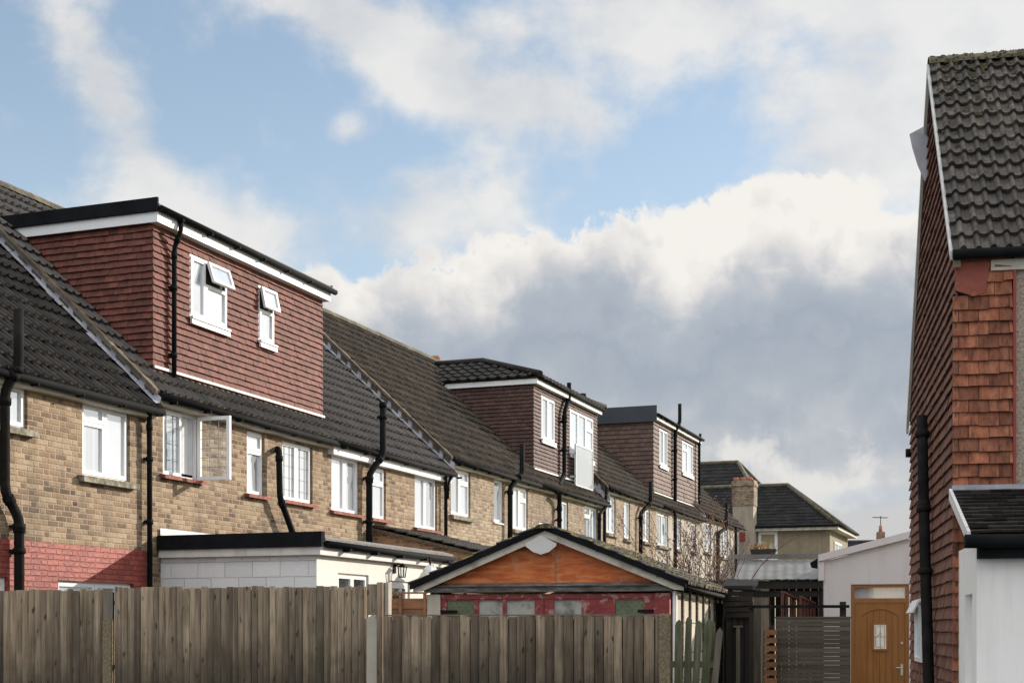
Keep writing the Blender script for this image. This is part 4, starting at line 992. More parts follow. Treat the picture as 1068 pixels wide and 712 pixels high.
f.box(L0, L0 + .10, .040, .055, .02, top); f.box(L1 - .10, L1, .040, .055, .02, top); f.box(L0 + .10, L1 - .10, .040, .055, .02, .25)
n = 16; cxm = (L0 + L1) / 2; hw = (L1 - L0) / 2 - .10    # arched head rail
for k in range(n):
    a0 = -1 + 2 * k / n; a1 = -1 + 2 * (k + 1) / n; za0 = top - .22 + .11 * (1 - a0 * a0); za1 = top - .22 + .11 * (1 - a1 * a1)
    f.prism([(cxm + hw * a0, .040, za0), (cxm + hw * a1, .040, za1), (cxm + hw * a1, .040, top), (cxm + hw * a0, .040, top)], (0, .014, 0))
wxa, wxb, wza, wzb = RX(912), RX(924.5), RZ(912, 676), RZ(912, 651)
rect_frame(f, wxa - .03, wxb + .03, wza - .03, wzb + .03, .03, .054, .03)
leaf = f.build('door', M['oak'], e)
f = MB()
for k in range(1, 6):
    xx = L0 + .10 + (2 * hw) * k / 6
    for (p, q) in (((.25, wza - .03), (wzb + .03, top - .13)) if wxa - .03 < xx < wxb + .03 else ((.25, top - .14),)): f.box(xx - .004, xx + .004, .051, .0545, p, q)
f.build('groove', M['oakdark'], leaf)
f = MB(); f.quad(((wxa, .045, wza), (wxb, .045, wza), (wxb, .045, wzb), (wxa, .045, wzb)), 0); cx2, cz2 = (wxa + wxb) / 2, (wza + wzb) / 2
for k in range(4):
    an = k * math.pi / 2; f.tube([(cx2, .04, cz2), (cx2 + math.cos(an) * (wxb - wxa) * .48, .04, cz2 + math.sin(an) * (wzb - wza) * .48)], .004, 5, m=1)
f.tube([(cx2 - .04, .04, cz2), (cx2, .04, cz2 + .07), (cx2 + .04, .04, cz2), (cx2, .04, cz2 - .07), (cx2 - .04, .04, cz2)], .004, 5, m=1)
f.tube([(wxa + .025, .04, wza + .025), (wxb - .025, .04, wza + .025), (wxb - .025, .04, wzb - .025), (wxa + .025, .04, wzb - .025), (wxa + .025, .04, wza + .025)], .004, 5, m=1)
f.build('leaded_glass', [M['pane'], M['leadcame']], leaf)
f = MB(); hx_, hz_ = L1 - .05, RZ(942, 696)
f.box(hx_ - .018, hx_ + .018, .030, .0395, hz_ - .12, hz_ + .06); f.tube([(hx_, .03, hz_), (hx_, -.01, hz_), (hx_ - .11, -.015, hz_)], .010, 8)
f.tube([(hx_, .0395, RZ(942, 670)), (hx_, .025, RZ(942, 670))], .022, 10); f.build('handle', M['chrome'], leaf)

# ------------------------------------------------------------------ garage
G14 = R(14.4); GC, GS = math.cos(G14), math.sin(G14)
og = Vector((-1.072, 18.278, 0)); GW = 3.13; GD = 6.3
def GX(px): r = (px - CX) / F; return (r * og.y - og.x) / (GC + r * GS)
def GZ(px, py): return CAMZ + (HY - py) / F * (og.y - GX(px) * GS)
e = empty('garage', og, -G14, 'old concrete panel garage with flaking red doors and orange gable', 'garage')
AX = GW / 2; AZg = 2.765; EZg = 2.05; OV = .17; SG = (AZg - EZg) / (AX + OV)
w = MB(); w.prism([(.10, .02, 2.02), (GW - .10, .02, 2.02), (GW + .0, .02, EZg + .02), (AX, .02, AZg - .06), (.0, .02, EZg + .02)], (0, .03, 0)); gb = w.build('gable_panel', M['gableply'], e)
w = MB(); w.box(AX + .10, AX + .112, .012, .0195, 2.06, AZg - .1); w.box(AX - .05, AX + .095, .008, .0195, 2.06, AZg - .10); w.build('cover_strip', M['gableply'], gb)
w = MB(); w.box(-.05, GW + .02, -.04, .018, 1.985, 2.055); w.prism([(-.05, -.07, 2.056), (-.05, -.07, 2.066), (-.05, .018, 2.10), (-.05, .018, 2.056)], (GW + .07, 0, 0)); w.build('lintel', M['greybeam'], e)
for sgn in (-1, 1):
    xe = AX + sgn * (AX + OV); ze = EZg
    w = MB(); y = -.12
    w.prism([(xe, y, ze - .06), (xe, y, ze + .0), (AX, y, AZg - .02), (AX, y, AZg - .10), (xe - sgn * .12, y, ze - .05)], (0, .025, 0)); w.build('bargeboard', M['flakywhite'], e)
    w = MB(); w.prism([(xe + sgn * .03, y - .05, ze - .03), (xe + sgn * .03, y - .05, ze + .055), (AX, y - .05, AZg + .06), (AX, y - .05, AZg - .005)], (0, .045, 0)); w.build('verge_trim', M['felt'], e)
w = MB(); w.prism([(GX(x), -.15, GZ(x, y)) for x, y in ((551, 570), (551, 567), (567, 558.5), (583, 567), (582.5, 570), (575, 576), (567, 578.5), (559, 576))], (0, .022, 0)); w.build('apex_plate', M['upvcgrey'], e)
# doors
ds = [(.16, GX(566.5)), (GX(567.2), GW - .22)]
panes = [[(465, 494, 'greenglass'), (498.5, 523.5, 'dirtyglass'), (527.5, 557, 'dirtyglass')], [(577, 606, 'dirtyglass'), (641, 671, 'greenglass')]]
for (a, b), pl in zip(ds, panes):
    w = MB(); hs = [(GX(p), GX(q), 1.52, 1.885) for p, q, _ in pl]; wallq(w, a, b, .03, 1.96, .03, hs, depth=.035)
    w.box(a, b, .068, .08, .03, 1.96); w.box(a + .01, b - .01, .018, .0295, 1.90, 1.955); w.box(a + .01, b - .01, .018, .0295, .9, 1.0)
    dr = w.build('garage_door', M['barn_red'], e)
    for (p, q, mm) in pl:
        f = MB(); f.quad(((GX(p), .055, 1.52), (GX(q), .055, 1.52), (GX(q), .055, 1.885), (GX(p), .055, 1.885)))
        if mm == 'greenglass':
            for i in range(4):
                for k in range(7):
                    cx_, cz_ = GX(p) + .04 + i * .085 + (k % 2) * .04, 1.56 + k * .048
                    f.quad([(cx_ + .008 * math.cos(j), .052, cz_ + .008 * math.sin(j)) for j in (0, 1, 2, 3, 4, 5)], 1)
        f.build('door_pane', [M[mm], M['darkwood']], dr)
    f = MB(); f.box(a - .02, a + .22, .005, .017, 1.72, 1.76) if a < 1 else f.box(b - .2, b + .04, .005, .017, 1.72, 1.76)
    f.build('hinge', M['ironpipe'], dr)
w = MB(); w.box(-.03, .155, 0, .2, 0, 1.96); w.build('jamb', M['concpanel'], e)
w = MB(); w.box(GW - .215, GW - .02, 0, .2, 0, 1.96); w.build('jamb', M['barn_red'], e)
w = MB(); w.tube([(GW + .05, -.03, 0), (GW + .05, -.03, 1.98)], .028, 8); w.build('corner_pole', M['upvcgrey'], e)
# side walls of stacked panels between posts
for side in (0, 1):
    x = GW if side else 0; sg = 1 if side else -1
    w = MB(); n = 8
    for k in range(n):
        y0 = .2 + (GD - .2) * k / n; y1 = .2 + (GD - .2) * (k + 1) / n
        for j in range(5):
            z0 = .4 * j; w.box(min(x, x - sg * .06), max(x, x - sg * .06), y0 + .01, y1 - .01, z0 + .006, z0 + .395, 0, random.random())
    w.build('side_wall', M['concpanel'], e)
    for k in range(n + 1):
        y0 = .2 + (GD - .2) * k / n; p = MB(); p.box(min(x, x + sg * .03), max(x, x + sg * .03), y0 - .045, y0 + .045, 0, 2.02); p.build('wall_post', M['greybeam'], e)
w = MB(); w.prism([(0, GD, 0), (GW, GD, 0), (GW, GD, EZg), (AX, GD, AZg - .05), (0, GD, EZg)], (0, -.08, 0)); w.build('rear_wall', M['concpanel'], e)
rf = MB(); Lg = math.hypot(AX + OV, AZg - EZg)
for sg in (-1, 1):
    V = Vector((-sg, 0, SG)).normalized(); N = Vector((sg * SG, 0, 1)).normalized()
    O = (AX + sg * (AX + OV + .04), 0, EZg + .035)
    tiles(rf, O, (0, 1, 0), V, N, lambda v: (-.16, GD + .2), Lg + .03, 6, .17, .022, .026, seed=60 + sg, jit=.008)
rf.quad(((-OV, -.12, EZg), (-OV, GD + .15, EZg), (AX, GD + .15, AZg), (AX, -.12, AZg))); rf.quad(((GW + OV, -.12, EZg), (GW + OV, GD + .15, EZg), (AX, GD + .15, AZg), (AX, -.12, AZg)))
ro = rf.build('roof', M['garagetile'], e)
rf = MB(); rnd = random.Random(8)
for k in range(15):
    y0 = -.20 + k * .45; dz = rnd.uniform(-.01, .012); pts = [(AX + .12 * math.cos(math.pi * j / 6), AZg + .005 + .06 * math.sin(math.pi * j / 6)) for j in range(7)]
    for j in range(6): rf.quad(((pts[j][0], y0, pts[j][1] + dz), (pts[j][0], y0 + .44, pts[j][1]), (pts[j + 1][0], y0 + .44, pts[j + 1][1]), (pts[j + 1][0], y0, pts[j + 1][1] + dz)), 0, rnd.random())
    if k == 0: rf.quad([(p[0], y0, p[1]) for p in pts])
rf.build('ridge_tiles', M['garagetile'], ro)
rf = MB(); rf.tube([(GW + OV + .02, -.1, EZg - .03), (GW + OV + .02, GD - .1, EZg - .04)], .03, 8); rf.build('gutter', M['ironpipe'], e)

# ------------------------------------------------------------------ front fences
of = Vector((0, 15.0, 0))
def FX(px, d=0.0): return RX(px, of, d)
def FZ_(px, py): return CAMZ + (HY - py) / F * (of.y - FX(px) * RS)
def boards(mb, x0, x1, z0, z1, pitch, rnd, y=0.0, th=.026, wob=.012, lean=0.0):
    x = x0
    while x < x1 - .01:
        wd = pitch * rnd.uniform(.86, 1.16); x_ = min(x + wd, x1); dz = rnd.uniform(-wob, wob); dx = rnd.uniform(-.003, .003) + lean
        a, b = x + .0055, x_ - .0055; ya, yb = y - th * rnd.uniform(.9, 1.1), y - .006
        lo = [(a, ya, z0), (b, yb, z0), (b, y + .004, z0), (a, y + .004, z0)]; up = [(p[0] + dx, p[1] + rnd.uniform(-.003, .003), z1 + dz) for p in lo]
        i = len(mb.v); mb.v += lo + up; t = rnd.random()
        for f in ((0, 3, 2, 1), (4, 5, 6, 7), (0, 1, 5, 4), (1, 2, 6, 5), (2, 3, 7, 6), (3, 0, 4, 7)): mb.f.append(tuple(i + k for k in f)); mb.m.append(0); mb.t.append(t); mb.sm.append(False)
        x = x_
def panel(parent, x0, x1, z1, pitch, seed, cap=False, z0=.15, th=.028):
    mb = MB(); boards(mb, x0, x1, z0, z1, pitch, random.Random(seed), th=th); p = mb.build('fence_panel', M['board'], parent)
    bk = MB(); bk.box(x0, x1, .012, .016, z0, z1 - .03); bk.build('backing', M['darkwood'], p)  # near-black sheet added so the gaps between boards read as shade
    r = MB()
    for zz in (.45, 1.1, z1 - .15): r.box(x0, x1, .018, .05, zz - .03, zz + .03)
    r.build('rail', M['oldtimber'], p)
    if cap: c = MB(); c.box(x0, x1, -.022, .03, z1 + .001, z1 + .016); c.build('cap_rail', M['oldtimber'], p)
    g_ = MB(); g_.box(x0, x1, -.015, .03, 0, z0 - .003); g_.build('gravel_board', M['smoothpost'], parent)
FT = FZ_(200, 613)
e = empty('fence', of, RROT, 'long weathered close-board timber fence on the left, the taller of the two', 'fence', 'weathered timber fences along the front')
panel(e, FX(-330) - 2.0, FX(-330) - .02, FT - .02, .085, 4); panel(e, FX(-330), FX(-128), FT, .085, 3); panel(e, FX(-122), FX(118.5), FT - .01, .076, 1); panel(e, FX(120.5), FX(383), FT + .01, .074, 2)
for px, w_, top in ((-125, .10, FT - .2), (113.5, .10, FZ_(113, 647))):
    p = MB(); p.box(FX(px) - w_ / 2, FX(px) + w_ / 2, -.05, .06, 0, top); p.prism([(FX(px) - w_ / 2, -.05, top), (FX(px) + w_ / 2, -.05, top), (FX(px) + w_ / 2, .06, top), (FX(px) - w_ / 2, .06, top)], (0, 0, .012)); p.build('post', M['concpost'], e, )
p = MB(); boards(p, FX(108.5), FX(119), FZ_(113, 646), FT - .005, .2, random.Random(5), y=-.022, th=.012); p.build('cover_board', M['oldtimber'], e)
p = MB(); p.box(FX(383.5), FX(394.5), -.045, .06, 0, FZ_(390, 645)); p.prism([(FX(383.5), -.045, FZ_(390, 645)), (FX(389), -.045, FZ_(390, 641)), (FX(394.5), -.045, FZ_(390, 645))], (0, .10, 0)); p.build('post', M['smoothpost'], e)
p = MB(); boards(p, FX(383.3), FX(394.3), FZ_(390, 641), FZ_(390, 609.5), .3, random.Random(6), y=-.01, th=.02); p.build('cover_board', M['board'], e)
p = MB(); p.box(FX(394.6), FX(400.5), -.06, .07, 0, FZ_(398, 607)); p.build('timber_post', M['board'], e)
p = MB(); p.box(FX(400.8), FX(404.6), .02, .14, 0, FZ_(402, 607)); p.build('post', M['smoothpost'], e)

FT2 = FZ_(550, 642)
e = empty('fence', of + Vector((0, -.12, 0)), RROT, 'lower close-board timber fence in front of the garage with capped top', 'fence', 'weathered timber fences along the front')
panel(e, FX(401.5), FX(688), FT2, .101, 9, cap=True, th=.034)
p = MB(); p.box(FX(686.5), FX(698.5), -.07, .06, 0, FZ_(692, 640)); p.build('post', M['concpost'], e, bevel=.012)

# behind it a newer larch panel
q = px3(402, 619, 17.0)
e = empty('lapped_fence', (q[0] - .1, 17.0, 0), RROT, 'orange-brown lapped fence panel showing between tall fence and garage', 'fence')
p = MB(); rnd = random.Random(3)
for k in range(17): p.obox((0, -.02, k * .11), (.62, 0, 0), (0, .012, 0), (0, .012, .12), 0, rnd.random())
p.build('slats', M['larch'], e); p = MB()
for xx in (-.02, .28, .58): p.box(xx, xx + .035, -.045, -.022, 0, q[2])
p.box(-.02, .62, -.05, .0, q[2], q[2] + .02); p.build('batten', M['larch'], e)

# leaning green boards
q = px3(702, 645, 15.3)
e = empty('broken_fence', (q[0], 15.3, 0), RROT, 'leaning broken fence of algae-green boards beside the concrete post', 'fence')
rnd = random.Random(12); x = 0
for k in range(5):
    b_ = MB(); wd = .075 + rnd.uniform(-.01, .02); hh = q[2] - rnd.uniform(0, .06) - (.10 if k == 4 else 0); ln = .02 + .030 * k
    b_.prism([(x, 0, 0), (x + wd, 0, 0), (x + wd + ln, 0, hh - .01), (x + wd * .6 + ln, 0, hh + .035), (x + wd * .2 + ln, 0, hh + .01), (x + ln, 0, hh - .03)], (0, .016, 0), 0, rnd.random()); x += wd + .004
    b_.build('board', M['greenboard' if k < 4 else 'oldtimber'], e)
for zz in (.5, 1.1): b_ = MB(); b_.box(-.02, .44, .02, .06, zz, zz + .07); b_.build('rail', M['oldtimber'], e)
b_ = MB(); b_.box(.36, .44, .10, .18, 0, px3(737, 649, 15.5)[2]); b_.build('post', M['concpost'], e)

# ------------------------------------------------------------------ side passage: shed, lean-to, gates
YS = 22.0; q0 = px3(757, 617, YS); q1 = px3(782, 617, YS); os_ = Vector((q0[0], YS, 0))
e = empty('shed', os_, RROT, 'near-black narrow timber shed with a warped plank roof beside the garage', 'shed')
w = MB(); rnd = random.Random(2); Ws = q1[0] - q0[0]
boards(w, 0, Ws, 0, q0[2] - .1, .09, rnd, th=.02); w.box(0, Ws, .01, 1.5, 0, q0[2] - .12); w.build('wall', M['darkwood'], e)
w = MB()
for k in range(6):
    zz = q0[2] - .40 + k * .085; pts = []
    for j in range(9): pts.append((-.03 + (Ws + .08) * j / 8, -.06, zz + .006 * math.sin(j * .7 + k * 2.1) - .02 * abs(j - 4) / 4))
    w.obox((-.03, -.05 - rnd.uniform(0, .02), zz), (Ws + .07, 0, rnd.uniform(-.02, .02)), (0, .02, 0), (0, -.012, .07), 0, rnd.random())
w.build('warped_planks', M['darkwood'], e)
w = MB(); w.obox((-.06, -.08, q0[2] + .04), (Ws + .14, 0, -.04), (0, 1.7, .2), (0, 0, .03)); w.build('roof', M['felt'], e)
w = MB(); w.box(.16, .22, -.10, -.03, 0, px3(770, 654, YS)[2]); w.box(.12, .26, -.11, -.02, px3(770, 654, YS)[2] + .001, px3(770, 654, YS)[2] + .03); w.build('old_post', M['oldtimber'], e)

YL = 24.2; ol = Vector((px3(766, 603, YL)[0], YL, 0)); LW = px3(859, 603, YL)[0] - ol.x - .02
zf = px3(766, 604, YL)[2]; zb2 = px3(780, 584, YL + 2)[2]
e = empty('lean_to', ol, RROT, 'open dark lean-to with pale grey sheet roof against the lilac outbuilding', 'lean-to')
w = MB(); n = 34; SLp = zb2 - zf
for k in range(n * 3):
    u0, u1 = LW * k / (n * 3), LW * (k + 1) / (n * 3); h0 = .004 * math.sin(k * .55) ; h1 = .004 * math.sin((k + 1) * .55)
    w.quad(((u0, -.1, zf + h0), (u1, -.1, zf + h1), (u1, 2.0, zb2 + h1), (u0, 2.0, zb2 + h0)), smooth=True); w.quad(((u0, -.1, zf + h0 - .012), (u1, -.1, zf + h1 - .012), (u1, -.1, zf + h1), (u0, -.1, zf + h0)))
w.build('roof', M['corrugate'], e)
w = MB(); w.box(-.02, LW, -.06, -.01, zf - .16, zf - .03); w.box(0, LW, -.01, .05, zf - .30, zf - .20); w.build('beam', M['darkwood'], e)
w = MB(); w.box(-.1, LW, 1.9, 1.96, zb2 + .02, zb2 + .10); w.build('top_rail', M['corrugate'], e)
w = MB(); boards(w, .55, LW, 0, zf + .1, .12, random.Random(4), y=1.5, th=.02); w.build('back_boards', M['darkwood'], e)
for xx, mm in ((.12, 'darkwood'), (.33, 'oldtimber'), (LW - .1, 'darkwood')):
    w = MB(); w.box(xx, xx + .11, -.005, .10, 0, zf - .17); w.build('post', M[mm], e)
for xx, a_ in ((.62, -.06), (.80, .05), (.98, -.03)):
    w = MB(); w.obox((xx, .6, 0), (.03, 0, 0), (0, .03, 0), (a_, 0, zf - .35)); w.build('prop', M['oldtimber'], e)
w = MB(); w.box(.05, .62, 2.1, 2.2, 0, zf - .10); w.build('back_wall', M['concpanel'], e)

# trough with orange flowers on the lean-to
e = empty('flower_trough', ol + Vector((.62, 1.95, zb2 + .085)), RROT, 'dark trough of orange flowers on top of the lean-to roof', 'planter')
w = MB(); w.prism([(0, 0, 0), (.42, 0, 0), (.45, 0, .12), (-.03, 0, .12)], (0, .14, 0)); w.build('trough', M['darkwood'], e)
w = MB(); w2 = MB(); rnd = random.Random(6)
for k in range(70):
    p = Vector((rnd.uniform(-.02, .30), rnd.uniform(.0, .14), .12 + rnd.uniform(0, .09))); r_ = .018
    for j in range(2):
        d1 = Vector((rnd.uniform(-1, 1), rnd.uniform(-1, 1), rnd.uniform(-1, 1))).normalized() * r_; d2 = Vector((rnd.uniform(-1, 1), rnd.uniform(-1, 1), rnd.uniform(-1, 1))).normalized() * r_
        (w if k % 3 else w2).quad((p - d1, p - d2, p + d1, p + d2), 0, rnd.random())
tag(w.build('flowers', M['flower'], e), kind='stuff'); tag(w2.build('leaves', M['greenboard'], e), kind='stuff')

# red-brown railing in two leaves, seen under the lean-to
for nm, xa, xb_, ya, yb_, lab in ((0, 816, 834, 616, 624, 'short red-brown timber rail panel under the lean-to, left of two'), (1, 835, 850, 621, 628, 'short red-brown timber rail panel under the lean-to, right of two nearer the lilac wall')):
    Yq = 23.0; a = Vector(px3(xa, ya, Yq)); b = Vector(px3(xb_, yb_, Yq + .6)); e = empty('rail_panel', (a.x, a.y, 0), math.atan2(b.y - a.y, b.x - a.x), lab, 'railing', 'red-brown rail panels under the lean-to')
    L_ = (b - a).to_2d().length; dz = b.z - a.z
    w = MB(); w.obox((0, -.02, a.z - .03), (L_, 0, dz), (0, .05, 0), (0, 0, .035)); w.build('rail', M['redwood'], e)
    w = MB(); w.obox((0, -.01, a.z - .45), (L_, 0, dz), (0, .03, 0), (0, 0, .05)); w.build('rail', M['redwood'], e)
    for k in range(5):
        w = MB(); xx = L_ * k / 4.3; w.box(xx, xx + .035, -.015, .02, 1.0, a.z - .035 + dz * k / 4.3); w.build('baluster', M['redwood'], e)

# slatted gate
YG = 21.0; og2 = Vector((px3(809, 643, YG)[0], YG, 0)); def_z = px3(809, 643.5, YG)[2]; WG = RX(887, og2)
e = empty('slatted_gate', og2, RROT, 'dark grey horizontal slatted gate next to the oak door', 'gate')
w = MB(); rnd = random.Random(5); z = .06; k = 0
while z < def_z - .04:
    w.obox((.0, -.012 - rnd.uniform(0, .004), z), (WG, 0, rnd.uniform(-.003, .003)), (0, .018, 0), (0, 0, .0575), 0, rnd.random()); z += .0625; k += 1
w.build('slats', M['slatwood'], e)
w = MB(); w.box(0, .06, .008, .05, 0, def_z - .03); w.box(WG - .06, WG, .008, .05, 0, def_z - .03); w.box(WG * .5, WG * .5 + .06, .008, .05, 0, def_z - .03); w.build('gate_frame', M['slatwood'], e)
w = MB(); w.box(-.02, WG + .02, -.025, .05, def_z - .012, def_z + .012); w.build('top_rail', M['slatwood'], e)
# bar over it
e = empty('gate_bar', og2 + Vector((0, .15, 0)), RROT, 'black iron bar on posts running above the slatted gate', 'bar')
zb3 = px3(820, 632, YG)[2]; x0 = RX(783, og2)
w = MB(); w.box(x0, WG + .02, -.0, .045, zb3 - .022, zb3 + .022); w.build('bar', M['ironpipe'], e)
w = MB(); xx = RX(878.5, og2); w.box(xx, xx + .09, .046, .13, 0, px3(880, 627, YG)[2]); w.build('post', M['darkwood'], e)
w = MB(); w.box(x0, x0 + .07, .046, .12, 0, zb3 + .02); w.build('post', M['darkwood'], e)
# pallet
e = empty('pallet', (px3(797.5, 650, 20.8)[0], 20.8, 0), RROT - R(8), 'narrow stack of orange-brown pallet timbers stood beside slatted gate', 'pallet')
for k in range(13):
    w = MB(); zz = .02 + k * .118; tt = random.Random(k).random(); w.box(0, .17, -.02, .05, zz, zz + .075, 0, tt); w.box(.02, .05, .052, .12, zz, zz + .1, 0, 1 - tt); w.build('board', M['pallet'], e)
w = MB(); w.box(.06, .13, .056, .10, 0, 1.58); w.build('upright', M['darkwood'], e)
w = MB(); w.box(-.04, -.012, .0, .05, 0, 1.62); w.build('stake', M['oldtimber'], e)

# ------------------------------------------------------------------ bare shrub in front of the far houses
def shrub(base, H, n, seed, label, spread=.55, bud=.012):
    rnd = random.Random(seed); e = empty('bare_shrub', base, 0, label, 'shrub', 'bare winter shrubs')
    w = MB(); bd = MB()
    def grow(p, d, L, r, lev):
        pts = [p.copy()]; rr = [r]; k = max(3, int(L / .22)); q = p.copy(); dd = d.copy()
        for i in range(k):
            dd = (dd + Vector((rnd.uniform(-.16, .16), rnd.uniform(-.16, .16), rnd.uniform(-.03, .12)))).normalized()
            q = q + dd * L / k; pts.append(q.copy()); rr.append(max(.0028, r * (1 - .7 * (i + 1) / k)))
            if lev < 3 and rnd.random() < (.85 if lev else .7):
                nd = (dd + Vector((rnd.uniform(-.8, .8), rnd.uniform(-.8, .8), rnd.uniform(-.1, .5)))).normalized(); grow(q, nd, L * rnd.uniform(.3, .6), rr[-1] * .7, lev + 1)
            if lev >= 1 and rnd.random() < .55:
                c = q + Vector((rnd.uniform(-.02, .02), rnd.uniform(-.02, .02), rnd.uniform(-.02, .02))); s_ = bud * rnd.uniform(.6, 1.5)
                o6 = [c + Vector(v) * s_ for v in ((1, 0, 0), (0, 1, 0), (-1, 0, 0), (0, -1, 0))]; tp, bt = c + Vector((0, 0, s_ * 1.5)), c - Vector((0, 0, s_))
                for j in range(4): bd.quad((o6[j], o6[(j + 1) % 4], tp)); bd.quad((o6[(j + 1) % 4], o6[j], bt))
        w.tube(pts, rr, 5, caps=False)
    for k in range(n):
        a = 2 * math.pi * k / n + rnd.uniform(-.4, .4); s_ = rnd.uniform(.08, spread)
        grow(Vector((math.cos(a) * .12, math.sin(a) * .12, 0)), Vector((math.cos(a) * s_, math.sin(a) * s_ * .6, 1)).normalized(), H * rnd.uniform(.65, 1.0), .020, 0)
    w.build('branches', M['bark'], e); bd.build('buds', M['bud'], e)
b_ = px3(728, 650, 27.0); shrub(Vector((b_[0], 27, 0)), 2.7, 24, 5, 'bare red-brown shrub with budded twigs rising beyond the garage roof', .40)
b_ = px3(690, 650, 29.0); shrub(Vector((b_[0], 29, 0)), 2.0, 16, 8, 'smaller bare shrub left of the taller one, just above garage roof', .40)
b_ = px3(768, 650, 24.0)
e = empty('bare_shrub', (b_[0] - .35, 23.6, 0), 0, 'single long bare twig arching right across the lean-to roof', 'shrub', 'bare winter shrubs')
w = MB(); bd = MB(); pts = []
base = Vector((b_[0] - .35, 23.6, 0)); 
for px, py in ((760, 690), (762, 650), (775, 618), (793, 590), (812, 572), (832, 558)): pts.append(Vector(px3(px, py, 23.6)) - base)
pts[0].z = 0; w.tube(pts, [.014, .012, .010, .008, .006, .003], 6)
pt2 = [Vector(px3(px, py, 23.6)) - base for px, py in ((775, 618), (769, 600), (776, 585), (781, 560))]; w.tube(pt2, [.008, .006, .005, .003], 5)
w.build('branches', M['bark'], e)
rnd = random.Random(3)
for k in range(40):
    j = rnd.randrange(1, 5); c = pts[j].lerp(pts[j + 1], rnd.random()) + Vector((rnd.uniform(-.02, .02), 0, rnd.uniform(-.02, .02))); s_ = .010
    bd.obox(c, (s_, 0, s_ * .5), (0, s_, 0), (-s_ * .5, 0, s_ * 1.4))
bd.build('buds', M['bud'], e)

# ------------------------------------------------------------------ camera
cam = bpy.data.cameras.new('camera'); co = bpy.data.objects.new('camera', cam); COL.objects.link(co)
co.location = (0, 0, CAMZ); co.rotation_euler = (math.pi / 2, 0, 0)
cam.sensor_width = 36; cam.lens = F / 1068 * 36; cam.shift_y = 301 / 1068; cam.clip_end = 6000; cam.clip_start = .1
S.camera = co

# ------------------------------------------------------------------ light
SUN_EL, SUN_AZ = R(19), math.atan2(.841, .541)
sd_ = Vector((math.sin(SUN_AZ) * math.cos(SUN_EL), math.cos(SUN_AZ) * math.cos(SUN_EL), math.sin(SUN_EL)))
sl_ = bpy.data.lights.new('sun', 'SUN'); sl_.energy = 3.9; sl_.angle = R(.6); sl_.color = (1.0, .90, .78)
so = bpy.data.objects.new('sun', sl_); COL.objects.link(so); so.rotation_euler = (-sd_).to_track_quat('-Z', 'Y').to_euler(); so.location = (20, 10, 30)

wd = bpy.data.worlds.new('World'); S.world = wd; wd.use_nodes = True; nt = wd.node_tree; nt.nodes.clear()
tc = nt.nodes.new('ShaderNodeTexCoord'); dirv = tc.outputs['Generated']
sky = nt.nodes.new('ShaderNodeTexSky'); sky.sky_type = 'NISHITA'; sky.sun_disc = False; sky.sun_elevation = SUN_EL; sky.sun_rotation = SUN_AZ
sky.air_density = 1.0; sky.dust_density = .6; sky.ozone_density = 1.5
sep = nt.nodes.new('ShaderNodeSeparateXYZ'); nt.links.new(dirv, sep.inputs[0]); dx, dy, dz = (NV(nt, o_) for o_ in sep.outputs)
az0 = dx._m('ARCTAN2', dy) * 57.2958; el0 = dz._m('ARCSINE') * 57.2958
def AE(px, py):
    r = (px - CX) / F; v = (HY - py) / F; return math.degrees(math.atan(r)), math.degrees(math.atan(v / math.sqrt(1 + r * r)))
# domain: degrees, so that the noise keeps one grain over the sky
flat = comb(nt, az0, el0, 0.0)
n_big = noise(nt, flat, .10, 2, .5, col=True, dim='2D'); sb = nt.nodes.new('ShaderNodeSeparateXYZ'); nt.links.new(n_big.s, sb.inputs[0])
wx_, wy_ = NV(nt, sb.outputs[0]) - .5, NV(nt, sb.outputs[1]) - .5
az = az0 + wx_ * 2.4; el = el0 + wy_ * 2.0
n1 = noise(nt, comb(nt, az0 * .8 + 40.0, el0 * 1.2, 0.0), .24, 7, .57, .1, dim='2D')     # wisps
n2 = noise(nt, flat, .55, 7, .60, .2, dim='2D')                                  # billows
n3 = noise(nt, comb(nt, az0 + 90.0, el0, 0.0), .22, 3, .5, dim='2D')
def blob(px, py, rx, ry, rot, w):
    a, b = AE(px, py); c, s = math.cos(R(rot)), math.sin(R(rot)); rx /= 25.9; ry /= 25.9
    X = az - a; Y = el - b; U = X * c - Y * s; W = X * s + Y * c
    return ((U / rx).pow(2.0) * -1.0 - (W / ry).pow(2.0)).exp() * w
hi = None
for bb in ((330, 10, 130, 34, 18, 1.0), (450, 60, 150, 46, 24, 1.1), (540, 112, 80, 26, 8, .9), (790, 10, 230, 48, 0, .85), (990, 60, 150, 90, 0, .95), (620, 30, 150, 36, 0, .65), (1000, 250, 130, 150, 0, .8),
           (70, 40, 90, 34, 40, .75), (130, 120, 110, 36, 62, .85), (190, 220, 110, 50, 30, .7), (470, 200, 110, 44, -8, .85), (880, 150, 120, 46, 0, .75), (362, 135, 26, 17, 0, .75),
           (180, 250, 230, 46, 0, .55), (720, 90, 120, 24, 6, .35), (420, 250, 140, 30, 0, .5)):
    v = blob(*bb); hi = v if hi is None else hi + v
outframe = (az0.abs().smooth(24, 34)).max(el0.smooth(26, 36))
gen = (noise(nt, dirv, 2.2, 4, .6).smooth(.40, .58)) * outframe  # cloud cover added outside the view, as fill light for the shadows
hi = (hi + (n1 - .5) * 1.9 + (n2 - .5) * .7).smooth(.18, 1.25)
hi = hi.max(gen).clamp() * .88
